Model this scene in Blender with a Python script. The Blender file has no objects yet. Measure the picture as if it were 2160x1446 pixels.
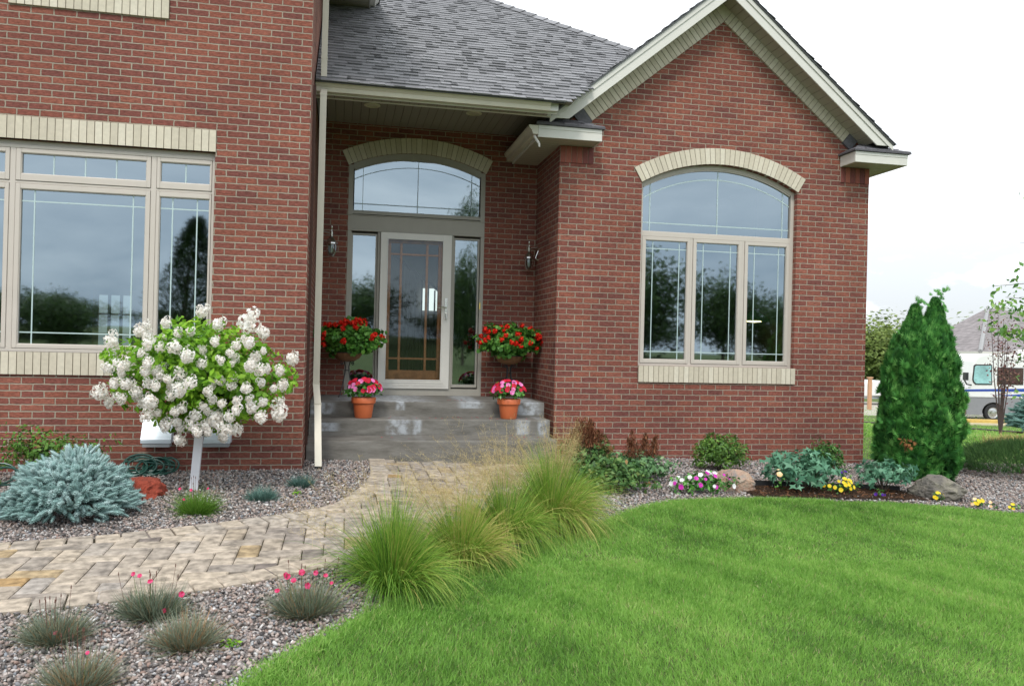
import bpy, math, random
import numpy as np
from mathutils import Vector, Matrix, noise as mnoise
rng = np.random.default_rng(7); random.seed(7)
PI = math.pi
scn = bpy.context.scene
COL = scn.collection

# ------------------------------------------------------------------ camera
CAM = np.array([0.3529, -8.1391, 1.2633]); YAW, PITCH, ROLL, FPX = 0.2068, 0.004, 0.024, 1709.2
FW = np.array([math.sin(YAW)*math.cos(PITCH), math.cos(YAW)*math.cos(PITCH), math.sin(PITCH)])
RT = np.array([math.cos(YAW), -math.sin(YAW), 0.0]); UP = np.cross(RT, FW)
RT, UP = math.cos(ROLL)*RT+math.sin(ROLL)*UP, -math.sin(ROLL)*RT+math.cos(ROLL)*UP
cd = bpy.data.cameras.new('camera'); co = bpy.data.objects.new('camera', cd); COL.objects.link(co)
cd.sensor_width = 36.0; cd.lens = 36.0*FPX/2160; cd.clip_start = .05; cd.clip_end = 1200
co.matrix_world = Matrix(((RT[0], UP[0], -FW[0], CAM[0]), (RT[1], UP[1], -FW[1], CAM[1]), (RT[2], UP[2], -FW[2], CAM[2]), (0, 0, 0, 1)))
scn.camera = co
def in_view(P, m=.16):                      # which points lie near the picture (to spend geometry only there)
    d = P-CAM; z = d@FW
    return (z > .3) & (np.abs(d@RT) < z*(.632+m)) & (np.abs(d@UP) < z*(.423+m))

# ------------------------------------------------------------------ sky, sun, exposure
def nd(nt, typ, **kw):
    n = nt.nodes.new(typ)
    for k, v in kw.items():
        if k.startswith('i_'): n.inputs[k[2:].replace('_', ' ')].default_value = v
        else: setattr(n, k, v)
    return n
W = bpy.data.worlds.new('World'); scn.world = W; W.use_nodes = True
nt = W.node_tree; nt.nodes.clear(); L = nt.links.new
SUN_EL, SUN_AZ = math.radians(52), math.radians(200)
sky = nd(nt, 'ShaderNodeTexSky', sky_type='NISHITA', sun_disc=False, sun_elevation=SUN_EL, sun_rotation=SUN_AZ)
tc = nd(nt, 'ShaderNodeTexCoord'); sp = nd(nt, 'ShaderNodeSeparateXYZ'); L(tc.outputs['Generated'], sp.inputs[0])
mp = nd(nt, 'ShaderNodeMapping'); mp.inputs['Scale'].default_value = (1.3, 1.3, 4.2); L(tc.outputs['Generated'], mp.inputs[0])
nz = nd(nt, 'ShaderNodeTexNoise', i_Scale=2.3, i_Detail=9, i_Roughness=.58, i_Distortion=.3); L(mp.outputs[0], nz.inputs['Vector'])
rp = nd(nt, 'ShaderNodeValToRGB'); L(nz.outputs[0], rp.inputs[0])                  # heavy blue-grey cloud (south)
e = rp.color_ramp.elements; e[0].position = .34; e[0].color = (.42, .58, .74, 1); e[1].position = .70; e[1].color = (1.25, 1.36, 1.45, 1)
rq = nd(nt, 'ShaderNodeValToRGB'); L(nz.outputs[0], rq.inputs[0])                  # bright white overcast (north)
e = rq.color_ramp.elements; e[0].position = .47; e[0].color = (.60, .635, .67, 1); e[1].position = .62; e[1].color = (1.5, 1.5, 1.5, 1)
mr = nd(nt, 'ShaderNodeMapRange', i_From_Min=-.35, i_From_Max=.35, interpolation_type='SMOOTHSTEP'); L(sp.outputs['Y'], mr.inputs[0])
mx = nd(nt, 'ShaderNodeMix', data_type='RGBA'); L(mr.outputs[0], mx.inputs['Factor']); L(rp.outputs[0], mx.inputs['A']); L(rq.outputs[0], mx.inputs['B'])
zen = nd(nt, 'ShaderNodeMapRange', i_From_Min=.02, i_From_Max=.45, i_To_Min=0, i_To_Max=.85); L(sp.outputs['Z'], zen.inputs[0])
mz = nd(nt, 'ShaderNodeMix', data_type='RGBA'); mz.inputs['B'].default_value = (1.45, 1.5, 1.55, 1)
L(zen.outputs[0], mz.inputs['Factor']); L(mx.outputs['Result'], mz.inputs['A'])
b1 = nd(nt, 'ShaderNodeBackground'); b1.inputs['Strength'].default_value = 1.0; L(mz.outputs['Result'], b1.inputs[0])
b2 = nd(nt, 'ShaderNodeBackground'); b2.inputs['Strength'].default_value = .1; L(sky.outputs[0], b2.inputs[0])
ms = nd(nt, 'ShaderNodeMixShader'); ms.inputs[0].default_value = .1; L(b1.outputs[0], ms.inputs[1]); L(b2.outputs[0], ms.inputs[2])
wo = nd(nt, 'ShaderNodeOutputWorld'); L(ms.outputs[0], wo.inputs[0])
sl = bpy.data.lights.new('sun', 'SUN'); sl.energy = 1.5; sl.angle = math.radians(12); sl.color = (1, .96, .9)
so = bpy.data.objects.new('sun', sl); COL.objects.link(so)
sd = Vector((math.sin(SUN_AZ)*math.cos(SUN_EL), math.cos(SUN_AZ)*math.cos(SUN_EL), math.sin(SUN_EL)))
so.rotation_euler = sd.to_track_quat('Z', 'Y').to_euler()
vs = scn.view_settings; vs.view_transform = 'Standard'; vs.look = 'None'; vs.exposure = 0.45; vs.gamma = 1; vs.use_curve_mapping = False
cy = scn.cycles; cy.max_bounces = 7; cy.transparent_max_bounces = 16; cy.diffuse_bounces = 3; cy.glossy_bounces = 4
cy.use_adaptive_sampling = True; cy.use_denoising = True

# ------------------------------------------------------------------ materials
def srgb(*c): return tuple(((v/255)/12.92 if v/255 <= .04045 else ((v/255+.055)/1.055)**2.4) for v in c)+(1,)
def newmat(name):
    m = bpy.data.materials.new(name); m.use_nodes = True; t = m.node_tree; p = t.nodes['Principled BSDF']; return m, t, p
def pbr(name, col, rough=.6, metal=0, var=.12, nscale=6, bump=0, bscale=80, spec=.5, bdist=.002):
    m, t, p = newmat(name); L = t.links.new
    g = nd(t, 'ShaderNodeNewGeometry')
    n = nd(t, 'ShaderNodeTexNoise', i_Scale=nscale, i_Detail=6, i_Roughness=.65); L(g.outputs['Position'], n.inputs['Vector'])
    r = nd(t, 'ShaderNodeMapRange', i_From_Min=.3, i_From_Max=.7, i_To_Min=1-var, i_To_Max=1+var); L(n.outputs[0], r.inputs[0])
    h = nd(t, 'ShaderNodeHueSaturation'); h.inputs['Color'].default_value = col; L(r.outputs[0], h.inputs['Value']); L(h.outputs[0], p.inputs['Base Color'])
    p.inputs['Roughness'].default_value = rough; p.inputs['Metallic'].default_value = metal; p.inputs['Specular IOR Level'].default_value = spec
    if bump:
        b = nd(t, 'ShaderNodeTexNoise', i_Scale=bscale, i_Detail=4); L(g.outputs['Position'], b.inputs['Vector'])
        bu = nd(t, 'ShaderNodeBump', i_Strength=bump, i_Distance=bdist); L(b.outputs[0], bu.inputs['Height']); L(bu.outputs[0], p.inputs['Normal'])
    return m
def ramp_mat(name, stops, rough=.6, spec=.3, trans=0, pnoise=0, pscale=8, bump=0, metal=0):
    """colour from the per-piece attribute 'rnd' (each leaf, stone, blade has its own value)"""
    m, t, p = newmat(name); L = t.links.new
    a = nd(t, 'ShaderNodeAttribute', attribute_name='rnd')
    r = nd(t, 'ShaderNodeValToRGB'); cr = r.color_ramp
    while len(cr.elements) < len(stops): cr.elements.new(.5)
    for el, (pos, c) in zip(cr.elements, stops): el.position = pos; el.color = c
    g = nd(t, 'ShaderNodeNewGeometry')
    L(a.outputs['Fac'], r.inputs[0]); out = r.outputs[0]
    if pnoise:
        n = nd(t, 'ShaderNodeTexNoise', i_Scale=pscale, i_Detail=3); L(g.outputs['Position'], n.inputs['Vector'])
        q = nd(t, 'ShaderNodeMapRange', i_From_Min=.3, i_From_Max=.7, i_To_Min=1-pnoise, i_To_Max=1+pnoise); L(n.outputs[0], q.inputs[0])
        h = nd(t, 'ShaderNodeHueSaturation'); L(out, h.inputs['Color']); L(q.outputs[0], h.inputs['Value']); out = h.outputs[0]
    L(out, p.inputs['Base Color']); p.inputs['Roughness'].default_value = rough; p.inputs['Specular IOR Level'].default_value = spec
    p.inputs['Metallic'].default_value = metal
    if bump:
        b = nd(t, 'ShaderNodeTexNoise', i_Scale=90, i_Detail=4); L(g.outputs['Position'], b.inputs['Vector'])
        bu = nd(t, 'ShaderNodeBump', i_Strength=bump, i_Distance=.003); L(b.outputs[0], bu.inputs['Height']); L(bu.outputs[0], p.inputs['Normal'])
    if trans:
        tr = nd(t, 'ShaderNodeBsdfTranslucent'); L(out, tr.inputs[0]); mx = nd(t, 'ShaderNodeMixShader'); mx.inputs[0].default_value = trans
        L(p.outputs[0], mx.inputs[1]); L(tr.outputs[0], mx.inputs[2]); L(mx.outputs[0], t.nodes['Material Output'].inputs[0])
    return m

def brick_mat(row=.0697, wid=.2105, name='red_brick', k_=1.0):
    m, t, p = newmat(name); L = t.links.new
    g = nd(t, 'ShaderNodeNewGeometry'); s = nd(t, 'ShaderNodeSeparateXYZ'); L(g.outputs['Position'], s.inputs[0])
    ad = nd(t, 'ShaderNodeMath', operation='ADD'); L(s.outputs[0], ad.inputs[0]); L(s.outputs[1], ad.inputs[1])
    # one course is `row` metres tall
    c = nd(t, 'ShaderNodeCombineXYZ'); L(ad.outputs[0], c.inputs[0]); L(s.outputs[2], c.inputs[1])
    n1 = nd(t, 'ShaderNodeTexNoise', i_Scale=19, i_Detail=5, i_Roughness=.72); L(g.outputs['Position'], n1.inputs['Vector'])
    sb = nd(t, 'ShaderNodeVectorMath', operation='SUBTRACT'); sb.inputs[1].default_value = (.5, .5, .5); L(n1.outputs['Color'], sb.inputs[0])
    sc = nd(t, 'ShaderNodeVectorMath', operation='MULTIPLY'); sc.inputs[1].default_value = (.020, .016, 0); L(sb.outputs[0], sc.inputs[0])
    av = nd(t, 'ShaderNodeVectorMath', operation='ADD'); L(c.outputs[0], av.inputs[0]); L(sc.outputs[0], av.inputs[1])
    b = nd(t, 'ShaderNodeTexBrick', offset=.5, offset_frequency=2, squash=1)
    b.inputs['Scale'].default_value = 1; b.inputs['Brick Width'].default_value = wid; b.inputs['Row Height'].default_value = row
    b.inputs['Mortar Size'].default_value = .0066; b.inputs['Mortar Smooth'].default_value = .35
    b.inputs['Color1'].default_value = (0, 0, 0, 1); b.inputs['Color2'].default_value = (1, 1, 1, 1); b.inputs['Mortar'].default_value = (0.5, .5, .5, 1)
    L(av.outputs[0], b.inputs['Vector'])
    cr = nd(t, 'ShaderNodeValToRGB'); L(b.outputs['Color'], cr.inputs[0]); E = cr.color_ramp
    st = [(0, (.160, .058, .048, 1)), (.2, (.19, .066, .051, 1)), (.55, (.212, .073, .053, 1)), (.85, (.238, .082, .055, 1)), (1, (.258, .097, .068, 1))]
    while len(E.elements) < len(st): E.elements.new(.5)
    for el, (q, k) in zip(E.elements, st): el.position = q; el.color = k
    n2 = nd(t, 'ShaderNodeTexNoise', i_Scale=62, i_Detail=6, i_Roughness=.78)                 # rough brick face
    mp = nd(t, 'ShaderNodeMapping'); mp.inputs['Scale'].default_value = (.38, .38, 1.25); L(g.outputs['Position'], mp.inputs[0]); L(mp.outputs[0], n2.inputs['Vector'])
    n3 = nd(t, 'ShaderNodeTexNoise', i_Scale=1.1, i_Detail=5, i_Roughness=.6); L(g.outputs['Position'], n3.inputs['Vector'])
    r2 = nd(t, 'ShaderNodeMapRange', i_From_Min=.3, i_From_Max=.7, i_To_Min=.38, i_To_Max=1.66); L(n2.outputs[0], r2.inputs[0])
    r3 = nd(t, 'ShaderNodeMapRange', i_From_Min=.3, i_From_Max=.7, i_To_Min=.84, i_To_Max=1.16); L(n3.outputs[0], r3.inputs[0])
    ml = nd(t, 'ShaderNodeMath', operation='MULTIPLY'); L(r2.outputs[0], ml.inputs[0]); L(r3.outputs[0], ml.inputs[1])
    h = nd(t, 'ShaderNodeHueSaturation', i_Saturation=1.0); L(cr.outputs[0], h.inputs['Color']); L(ml.outputs[0], h.inputs['Value'])
    mo = nd(t, 'ShaderNodeHueSaturation'); mo.inputs['Color'].default_value = (.345, .295, .23, 1); L(r3.outputs[0], mo.inputs['Value'])
    mx = nd(t, 'ShaderNodeMix', data_type='RGBA'); L(b.outputs['Fac'], mx.inputs['Factor']); L(h.outputs[0], mx.inputs['A']); L(mo.outputs[0], mx.inputs['B'])
    L(mx.outputs['Result'], p.inputs['Base Color']); p.inputs['Roughness'].default_value = .9; p.inputs['Specular IOR Level'].default_value = .25
    iv = nd(t, 'ShaderNodeMath', operation='SUBTRACT'); iv.inputs[0].default_value = 1; L(b.outputs['Fac'], iv.inputs[1])
    k = nd(t, 'ShaderNodeMath', operation='MULTIPLY_ADD'); k.inputs[1].default_value = .55; L(n2.outputs[0], k.inputs[0]); L(iv.outputs[0], k.inputs[2])
    bu = nd(t, 'ShaderNodeBump', i_Strength=1.0, i_Distance=.016); L(k.outputs[0], bu.inputs['Height']); L(bu.outputs[0], p.inputs['Normal'])
    return m

def concrete_mat():
    m, t, p = newmat('stained_concrete'); L = t.links.new
    g = nd(t, 'ShaderNodeNewGeometry'); s = nd(t, 'ShaderNodeSeparateXYZ'); L(g.outputs['Position'], s.inputs[0])
    n = nd(t, 'ShaderNodeTexNoise', i_Scale=5, i_Detail=7, i_Roughness=.7)
    mp = nd(t, 'ShaderNodeMapping'); mp.inputs['Scale'].default_value = (.5, 1, 2.2); L(g.outputs['Position'], mp.inputs[0]); L(mp.outputs[0], n.inputs['Vector'])
    r = nd(t, 'ShaderNodeValToRGB'); L(n.outputs[0], r.inputs[0]); e = r.color_ramp.elements
    e[0].position = .3; e[0].color = (.085, .078, .066, 1); e[1].position = .72; e[1].color = (.21, .20, .18, 1)
    out = r.outputs[0]
    nn = nd(t, 'ShaderNodeTexNoise', i_Scale=14, i_Detail=4, i_Roughness=.6); L(g.outputs['Position'], nn.inputs['Vector'])
    # pale lime blooms on the risers: centre x, half width, z low, z high
    for cx, hw, z0, z1 in ((1.05, .05, .47, .60), (1.90, .13, .50, .60), (2.60, .14, .42, .60), (.14, .13, .42, .56), (1.01, .115, .22, .40), (1.22, .045, .22, .40), (2.46, .07, .22, .40), (2.70, .05, .22, .40), (.85, .5, .572, .60), (.2, .12, .26, .36)):
        d = nd(t, 'ShaderNodeMath', operation='SUBTRACT'); d.inputs[1].default_value = cx; L(s.outputs[0], d.inputs[0])
        a = nd(t, 'ShaderNodeMath', operation='ABSOLUTE'); L(d.outputs[0], a.inputs[0])
        u = nd(t, 'ShaderNodeMapRange', i_From_Min=hw*1.5, i_From_Max=hw*.5, interpolation_type='SMOOTHSTEP'); L(a.outputs[0], u.inputs[0])
        d2 = nd(t, 'ShaderNodeMath', operation='SUBTRACT'); d2.inputs[1].default_value = (z0+z1)/2; L(s.outputs[2], d2.inputs[0])
        a2 = nd(t, 'ShaderNodeMath', operation='ABSOLUTE'); L(d2.outputs[0], a2.inputs[0]); hz = (z1-z0)/2
        u2 = nd(t, 'ShaderNodeMapRange', i_From_Min=hz*1.1, i_From_Max=hz*.8, interpolation_type='SMOOTHSTEP'); L(a2.outputs[0], u2.inputs[0])
        q = nd(t, 'ShaderNodeMath', operation='MULTIPLY'); L(u.outputs[0], q.inputs[0]); L(u2.outputs[0], q.inputs[1])
        w = nd(t, 'ShaderNodeMapRange', i_From_Min=.36, i_From_Max=.58, i_To_Min=.08, i_To_Max=.75); L(nn.outputs[0], w.inputs[0])
        q2 = nd(t, 'ShaderNodeMath', operation='MULTIPLY'); L(q.outputs[0], q2.inputs[0]); L(w.outputs[0], q2.inputs[1])
        mx = nd(t, 'ShaderNodeMix', data_type='RGBA'); mx.inputs['B'].default_value = (.40, .43, .46, 1); L(q2.outputs[0], mx.inputs['Factor']); L(out, mx.inputs['A']); out = mx.outputs['Result']
    L(out, p.inputs['Base Color']); p.inputs['Roughness'].default_value = .75; p.inputs['Specular IOR Level'].default_value = .35
    bu = nd(t, 'ShaderNodeBump', i_Strength=.5, i_Distance=.004); L(nn.outputs[0], bu.inputs['Height']); L(bu.outputs[0], p.inputs['Normal'])
    return m

def glass_mat(name, base=.32, tint=(.80, .92, 1, 1), tr=(.62, .70, .68, 1)):
    m = bpy.data.materials.new(name); m.use_nodes = True; t = m.node_tree; t.nodes.clear(); L = t.links.new
    lw = nd(t, 'ShaderNodeFresnel', i_IOR=1.5)
    mr = nd(t, 'ShaderNodeMapRange', i_From_Min=0.04, i_From_Max=1, i_To_Min=base, i_To_Max=1); L(lw.outputs[0], mr.inputs[0])
    gl = nd(t, 'ShaderNodeBsdfGlossy', i_Roughness=.025); gl.inputs['Color'].default_value = tint
    g = nd(t, 'ShaderNodeNewGeometry'); n = nd(t, 'ShaderNodeTexNoise', i_Scale=1.3, i_Detail=1); L(g.outputs['Position'], n.inputs['Vector'])
    bu = nd(t, 'ShaderNodeBump', i_Strength=.12, i_Distance=.01); L(n.outputs[0], bu.inputs['Height']); L(bu.outputs[0], gl.inputs['Normal'])
    tc_ = tr; tr = nd(t, 'ShaderNodeBsdfTransparent'); tr.inputs[0].default_value = tc_
    mx = nd(t, 'ShaderNodeMixShader'); L(mr.outputs[0], mx.inputs[0]); L(tr.outputs[0], mx.inputs[1]); L(gl.outputs[0], mx.inputs[2])
    o = nd(t, 'ShaderNodeOutputMaterial'); L(mx.outputs[0], o.inputs[0])
    return m
def emit_mat(name, col, s):
    m = bpy.data.materials.new(name); m.use_nodes = True; t = m.node_tree; t.nodes.clear()
    e = nd(t, 'ShaderNodeEmission', i_Strength=s); e.inputs[0].default_value = col
    o = nd(t, 'ShaderNodeOutputMaterial'); t.links.new(e.outputs[0], o.inputs[0]); return m
def ground_mat(name, ca, cb, cc, s1, s2, bump=.4, rough=.95, bscale=120):
    m, t, p = newmat(name); L = t.links.new; g = nd(t, 'ShaderNodeNewGeometry')
    n = nd(t, 'ShaderNodeTexNoise', i_Scale=s1, i_Detail=6, i_Roughness=.6); L(g.outputs['Position'], n.inputs['Vector'])
    v = nd(t, 'ShaderNodeTexNoise', i_Scale=s2, i_Detail=4, i_Roughness=.7); L(g.outputs['Position'], v.inputs['Vector'])
    r = nd(t, 'ShaderNodeMapRange', i_From_Min=.35, i_From_Max=.65); L(n.outputs[0], r.inputs[0])
    q = nd(t, 'ShaderNodeMapRange', i_From_Min=.4, i_From_Max=.7); L(v.outputs[0], q.inputs[0])
    a = nd(t, 'ShaderNodeMix', data_type='RGBA'); a.inputs['A'].default_value = ca; a.inputs['B'].default_value = cb; L(r.outputs[0], a.inputs['Factor'])
    b = nd(t, 'ShaderNodeMix', data_type='RGBA'); b.inputs['B'].default_value = cc; L(q.outputs[0], b.inputs['Factor']); L(a.outputs['Result'], b.inputs['A'])
    L(b.outputs['Result'], p.inputs['Base Color']); p.inputs['Roughness'].default_value = rough; p.inputs['Specular IOR Level'].default_value = .15
    k = nd(t, 'ShaderNodeTexNoise', i_Scale=bscale, i_Detail=3); L(g.outputs['Position'], k.inputs['Vector'])
    bu = nd(t, 'ShaderNodeBump', i_Strength=bump, i_Distance=.02); L(k.outputs[0], bu.inputs['Height']); L(bu.outputs[0], p.inputs['Normal'])
    return m
def board_mat(name, col, pitch, axis=0, rough=.6):
    """vinyl boards: a groove every `pitch` metres along one world axis"""
    m, t, p = newmat(name); L = t.links.new; g = nd(t, 'ShaderNodeNewGeometry'); s = nd(t, 'ShaderNodeSeparateXYZ'); L(g.outputs['Position'], s.inputs[0])
    d = nd(t, 'ShaderNodeMath', operation='DIVIDE'); d.inputs[1].default_value = pitch; L(s.outputs[axis], d.inputs[0])
    f = nd(t, 'ShaderNodeMath', operation='FRACT'); L(d.outputs[0], f.inputs[0])
    r = nd(t, 'ShaderNodeMapRange', i_From_Min=0, i_From_Max=.09); L(f.outputs[0], r.inputs[0])
    mx = nd(t, 'ShaderNodeMix', data_type='RGBA'); mx.inputs['A'].default_value = tuple(c*.35 for c in col[:3])+(1,); mx.inputs['B'].default_value = col; L(r.outputs[0], mx.inputs['Factor'])
    L(mx.outputs['Result'], p.inputs['Base Color']); p.inputs['Roughness'].default_value = rough
    bu = nd(t, 'ShaderNodeBump', i_Strength=.8, i_Distance=.006); L(r.outputs[0], bu.inputs['Height']); L(bu.outputs[0], p.inputs['Normal'])
    return m

BRICK = brick_mat(); BRICKL = brick_mat(.0626, .192, 'red_brick_small'); CONC = concrete_mat(); GLASS = glass_mat('window_glass'); GLASS2 = glass_mat('door_glass', .045, tr=(.88, .88, .86, 1))
CREAM = ramp_mat('cream_brick', [(0, (.50, .45, .355, 1)), (.5, (.56, .505, .40, 1)), (1, (.61, .56, .455, 1))], .85, .2, pnoise=.06, pscale=30, bump=.3)
REDB = ramp_mat('red_soldier_brick', [(0, (.12, .045, .045, 1)), (.5, (.22, .07, .055, 1)), (1, (.3, .1, .07, 1))], .9, .2, pnoise=.15, pscale=60, bump=.5)
MORTAR = pbr('mortar', (.20, .165, .125, 1), .95, bump=.4)
MORTR = pbr('brick_mortar', (.34, .285, .225, 1), .95, bump=.4)
TAN = pbr('tan_frame_paint', (.50, .45, .395, 1), .45, var=.03, bump=.05)
TAN2 = pbr('taupe_trim_paint', (.33, .31, .265, 1), .5, var=.05, bump=.05)
WHITE = pbr('off_white_aluminium', (.62, .60, .55, 1), .35, var=.03)
FASC = pbr('fascia_aluminium', (.60, .585, .53, 1), .4, var=.04)
GUT = pbr('almond_gutter', (.58, .54, .44, 1), .38, var=.05)
SOFF = board_mat('shaded_soffit_boards', (.26, .24, .19, 1), .102, 0)  # same boards as the eaves, porch shade put into the colour
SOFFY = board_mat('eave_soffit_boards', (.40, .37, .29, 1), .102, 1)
GRIL = pbr('grille_bar', (.42, .53, .52, 1), .5, var=.02)
WOOD = pbr('stained_door_wood', (.42, .18, .065, 1), .45, var=.3, nscale=14, bump=.15)
STEEL = pbr('galvanised_sheet', (.66, .72, .78, 1), .32, metal=.35, var=.06)
CHROME = pbr('brushed_nickel', (.62, .60, .57, 1), .22, metal=1, var=.05)
BLACK = pbr('black_iron', (.018, .018, .02, 1), .45, var=.2)
DARK = pbr('dark_void', (.01, .01, .01, 1), .9)
ROOM = pbr('room_wall', (.16, .14, .115, 1), .9, var=.05)
SHING = ramp_mat('asphalt_shingle', [(0, (.095, .095, .10, 1)), (.35, (.14, .14, .147, 1)), (.7, (.17, .17, .178, 1)), (1, (.215, .215, .225, 1))], .62, .55, pnoise=.12, pscale=40, bump=.6)
SHDK = ramp_mat('dark_shingle', [(0, (.075, .072, .08, 1)), (1, (.17, .165, .18, 1))], .75, .3, pnoise=.15, pscale=30, bump=.6)
TERRA = pbr('terracotta_plastic', (.56, .135, .045, 1), .5, var=.07, bump=.1)
BARK = pbr('bark', (.10, .075, .055, 1), .9, var=.3, nscale=30, bump=.8, bscale=60, bdist=.01)

# ------------------------------------------------------------------ mesh helpers
class M:
    def __init__(s): s.v = []; s.f = []; s.r = []; s.sm = False
    def add(s, vs, fs, r=None):
        o = len(s.v); s.v += [tuple(float(c) for c in q) for q in vs]; s.f += [tuple(o+i for i in f) for f in fs]
        s.r += [random.random() if r is None else r]*len(vs)
    def box(s, x0, y0, z0, x1, y1, z1, r=None, rot=None, piv=None, taper=0):
        vs = [(x, y, z) for z in (z0, z1) for y in (y0, y1) for x in (x0, x1)]
        if rot is not None:
            p = Vector(piv if piv else ((x0+x1)/2, (y0+y1)/2, (z0+z1)/2)); vs = [tuple(rot @ (Vector(q)-p)+p) for q in vs]
        s.add(vs, [(0, 2, 3, 1), (4, 5, 7, 6), (0, 1, 5, 4), (2, 6, 7, 3), (0, 4, 6, 2), (1, 3, 7, 5)], r)
    def prism(s, pts, d0, d1, axis=1, r=None):
        """polygon pts given in the two other axes, extruded along axis from d0 to d1"""
        n = len(pts)
        def mk(p, d): return (d, p[0], p[1]) if axis == 0 else ((p[0], d, p[1]) if axis == 1 else (p[0], p[1], d))
        vs = [mk(p, d0) for p in pts]+[mk(p, d1) for p in pts]
        s.add(vs, [tuple(range(n)), tuple(range(2*n-1, n-1, -1))]+[(i, i+n, (i+1) % n+n, (i+1) % n) for i in range(n)], r)
    def tube(s, pts, rad, n=8, r=None, cap=True):
        pts = [Vector(p) for p in pts]; k = len(pts); rads = rad if hasattr(rad, '__len__') else [rad]*k
        vs = []; t0 = (pts[1]-pts[0]).normalized(); a = t0.orthogonal().normalized()
        for i, p in enumerate(pts):
            t = (pts[min(i+1, k-1)]-pts[max(i-1, 0)]).normalized(); a = (a-t*a.dot(t)).normalized(); b = t.cross(a)
            vs += [p+(a*math.cos(2*PI*j/n)+b*math.sin(2*PI*j/n))*rads[i] for j in range(n)]
        fs = [(i*n+j, i*n+(j+1) % n, (i+1)*n+(j+1) % n, (i+1)*n+j) for i in range(k-1) for j in range(n)]
        if cap: fs += [tuple(range(n-1, -1, -1)), tuple((k-1)*n+j for j in range(n))]
        s.add(vs, fs, r); s.sm = True
    def lathe(s, prof, c=(0, 0, 0), n=28, r=None):
        k = len(prof); vs = [(c[0]+q*math.cos(2*PI*j/n), c[1]+q*math.sin(2*PI*j/n), c[2]+z) for q, z in prof for j in range(n)]
        s.add(vs, [(i*n+j, i*n+(j+1) % n, (i+1)*n+(j+1) % n, (i+1)*n+j) for i in range(k-1) for j in range(n)], r); s.sm = True
    def build(s, name, m, parent=None, smooth=None, bevel=0):
        me = bpy.data.meshes.new(name); me.from_pydata(s.v, [], s.f)
        a = me.attributes.new('rnd', 'FLOAT', 'POINT'); a.data.foreach_set('value', np.array(s.r, dtype=np.float32))
        me.materials.append(m); o = bpy.data.objects.new(name, me); COL.objects.link(o)
        if parent is not None: o.parent = parent; o.matrix_parent_inverse = parent.matrix_basis.inverted()
        if (s.sm if smooth is None else smooth): smooth_auto(me)
        if bevel:
            b = o.modifiers.new('bevel', 'BEVEL'); b.width = bevel; b.segments = 2; b.limit_method = 'ANGLE'
        return o
def smooth_auto(me, ang=40):
    me.polygons.foreach_set('use_smooth', [True]*len(me.polygons)); me.set_sharp_from_angle(angle=math.radians(ang))
def scatter(name, tv, tf, pos, mats, rnd, m, parent=None, smooth=False):
    """one mesh of many copies of a small template (leaves, stones, blades): tv (k,3), tf faces of equal size, mats (n,3,3)"""
    tv = np.asarray(tv, float); tf = np.asarray(tf); n = len(pos); k = len(tv); q = tf.shape[1]
    V = (np.einsum('nij,kj->nki', mats, tv)+pos[:, None, :]).reshape(-1, 3)
    return raw(name, V, (tf[None]+(np.arange(n)*k)[:, None, None]).reshape(-1, q), np.repeat(rnd, k), m, parent, smooth)
def raw(name, V, Fc, R, m, parent=None, smooth=False):
    q = Fc.shape[1]; me = bpy.data.meshes.new(name); me.vertices.add(len(V)); me.vertices.foreach_set('co', V.astype(np.float32).ravel())
    me.loops.add(Fc.size); me.loops.foreach_set('vertex_index', Fc.astype(np.int32).ravel())
    me.polygons.add(len(Fc)); me.polygons.foreach_set('loop_start', (np.arange(len(Fc))*q).astype(np.int32))
    me.update(calc_edges=True); me.validate()
    a = me.attributes.new('rnd', 'FLOAT', 'POINT'); a.data.foreach_set('value', R.astype(np.float32))
    if smooth: me.polygons.foreach_set('use_smooth', [True]*len(me.polygons))
    me.materials.append(m); o = bpy.data.objects.new(name, me); COL.objects.link(o)
    if parent is not None: o.parent = parent; o.matrix_parent_inverse = parent.matrix_basis.inverted()
    return o
def thing(name, label, cat, loc=(0, 0, 0), group=None):
    o = bpy.data.objects.new(name, None); o.empty_display_size = .1; COL.objects.link(o); o.location = loc
    o['label'] = label; o['category'] = cat
    if group: o['group'] = group
    return o
def tag(o, label, cat, group=None, kind=None):
    o['label'] = label; o['category'] = cat
    if group: o['group'] = group
    if kind: o['kind'] = kind
    return o
def struct(o): o['kind'] = 'structure'; return o
def frames(nrm, spin=None):
    """(n,3,3) matrices whose z column is nrm, spun at random"""
    n = len(nrm); z = nrm/np.linalg.norm(nrm, axis=1, keepdims=True)
    h = np.where(np.abs(z[:, 2:3]) > .95, np.array([[1., 0, 0]]), np.array([[0, 0, 1.]])); x = np.cross(h, z); x /= np.linalg.norm(x, axis=1, keepdims=True); y = np.cross(z, x)
    a = rng.uniform(0, 2*PI, n) if spin is None else spin
    c, s = np.cos(a)[:, None], np.sin(a)[:, None]
    return np.stack([x*c+y*s, -x*s+y*c, z], axis=2)
def rdir(n): d = rng.normal(size=(n, 3)); return d/np.linalg.norm(d, axis=1, keepdims=True)

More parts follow.
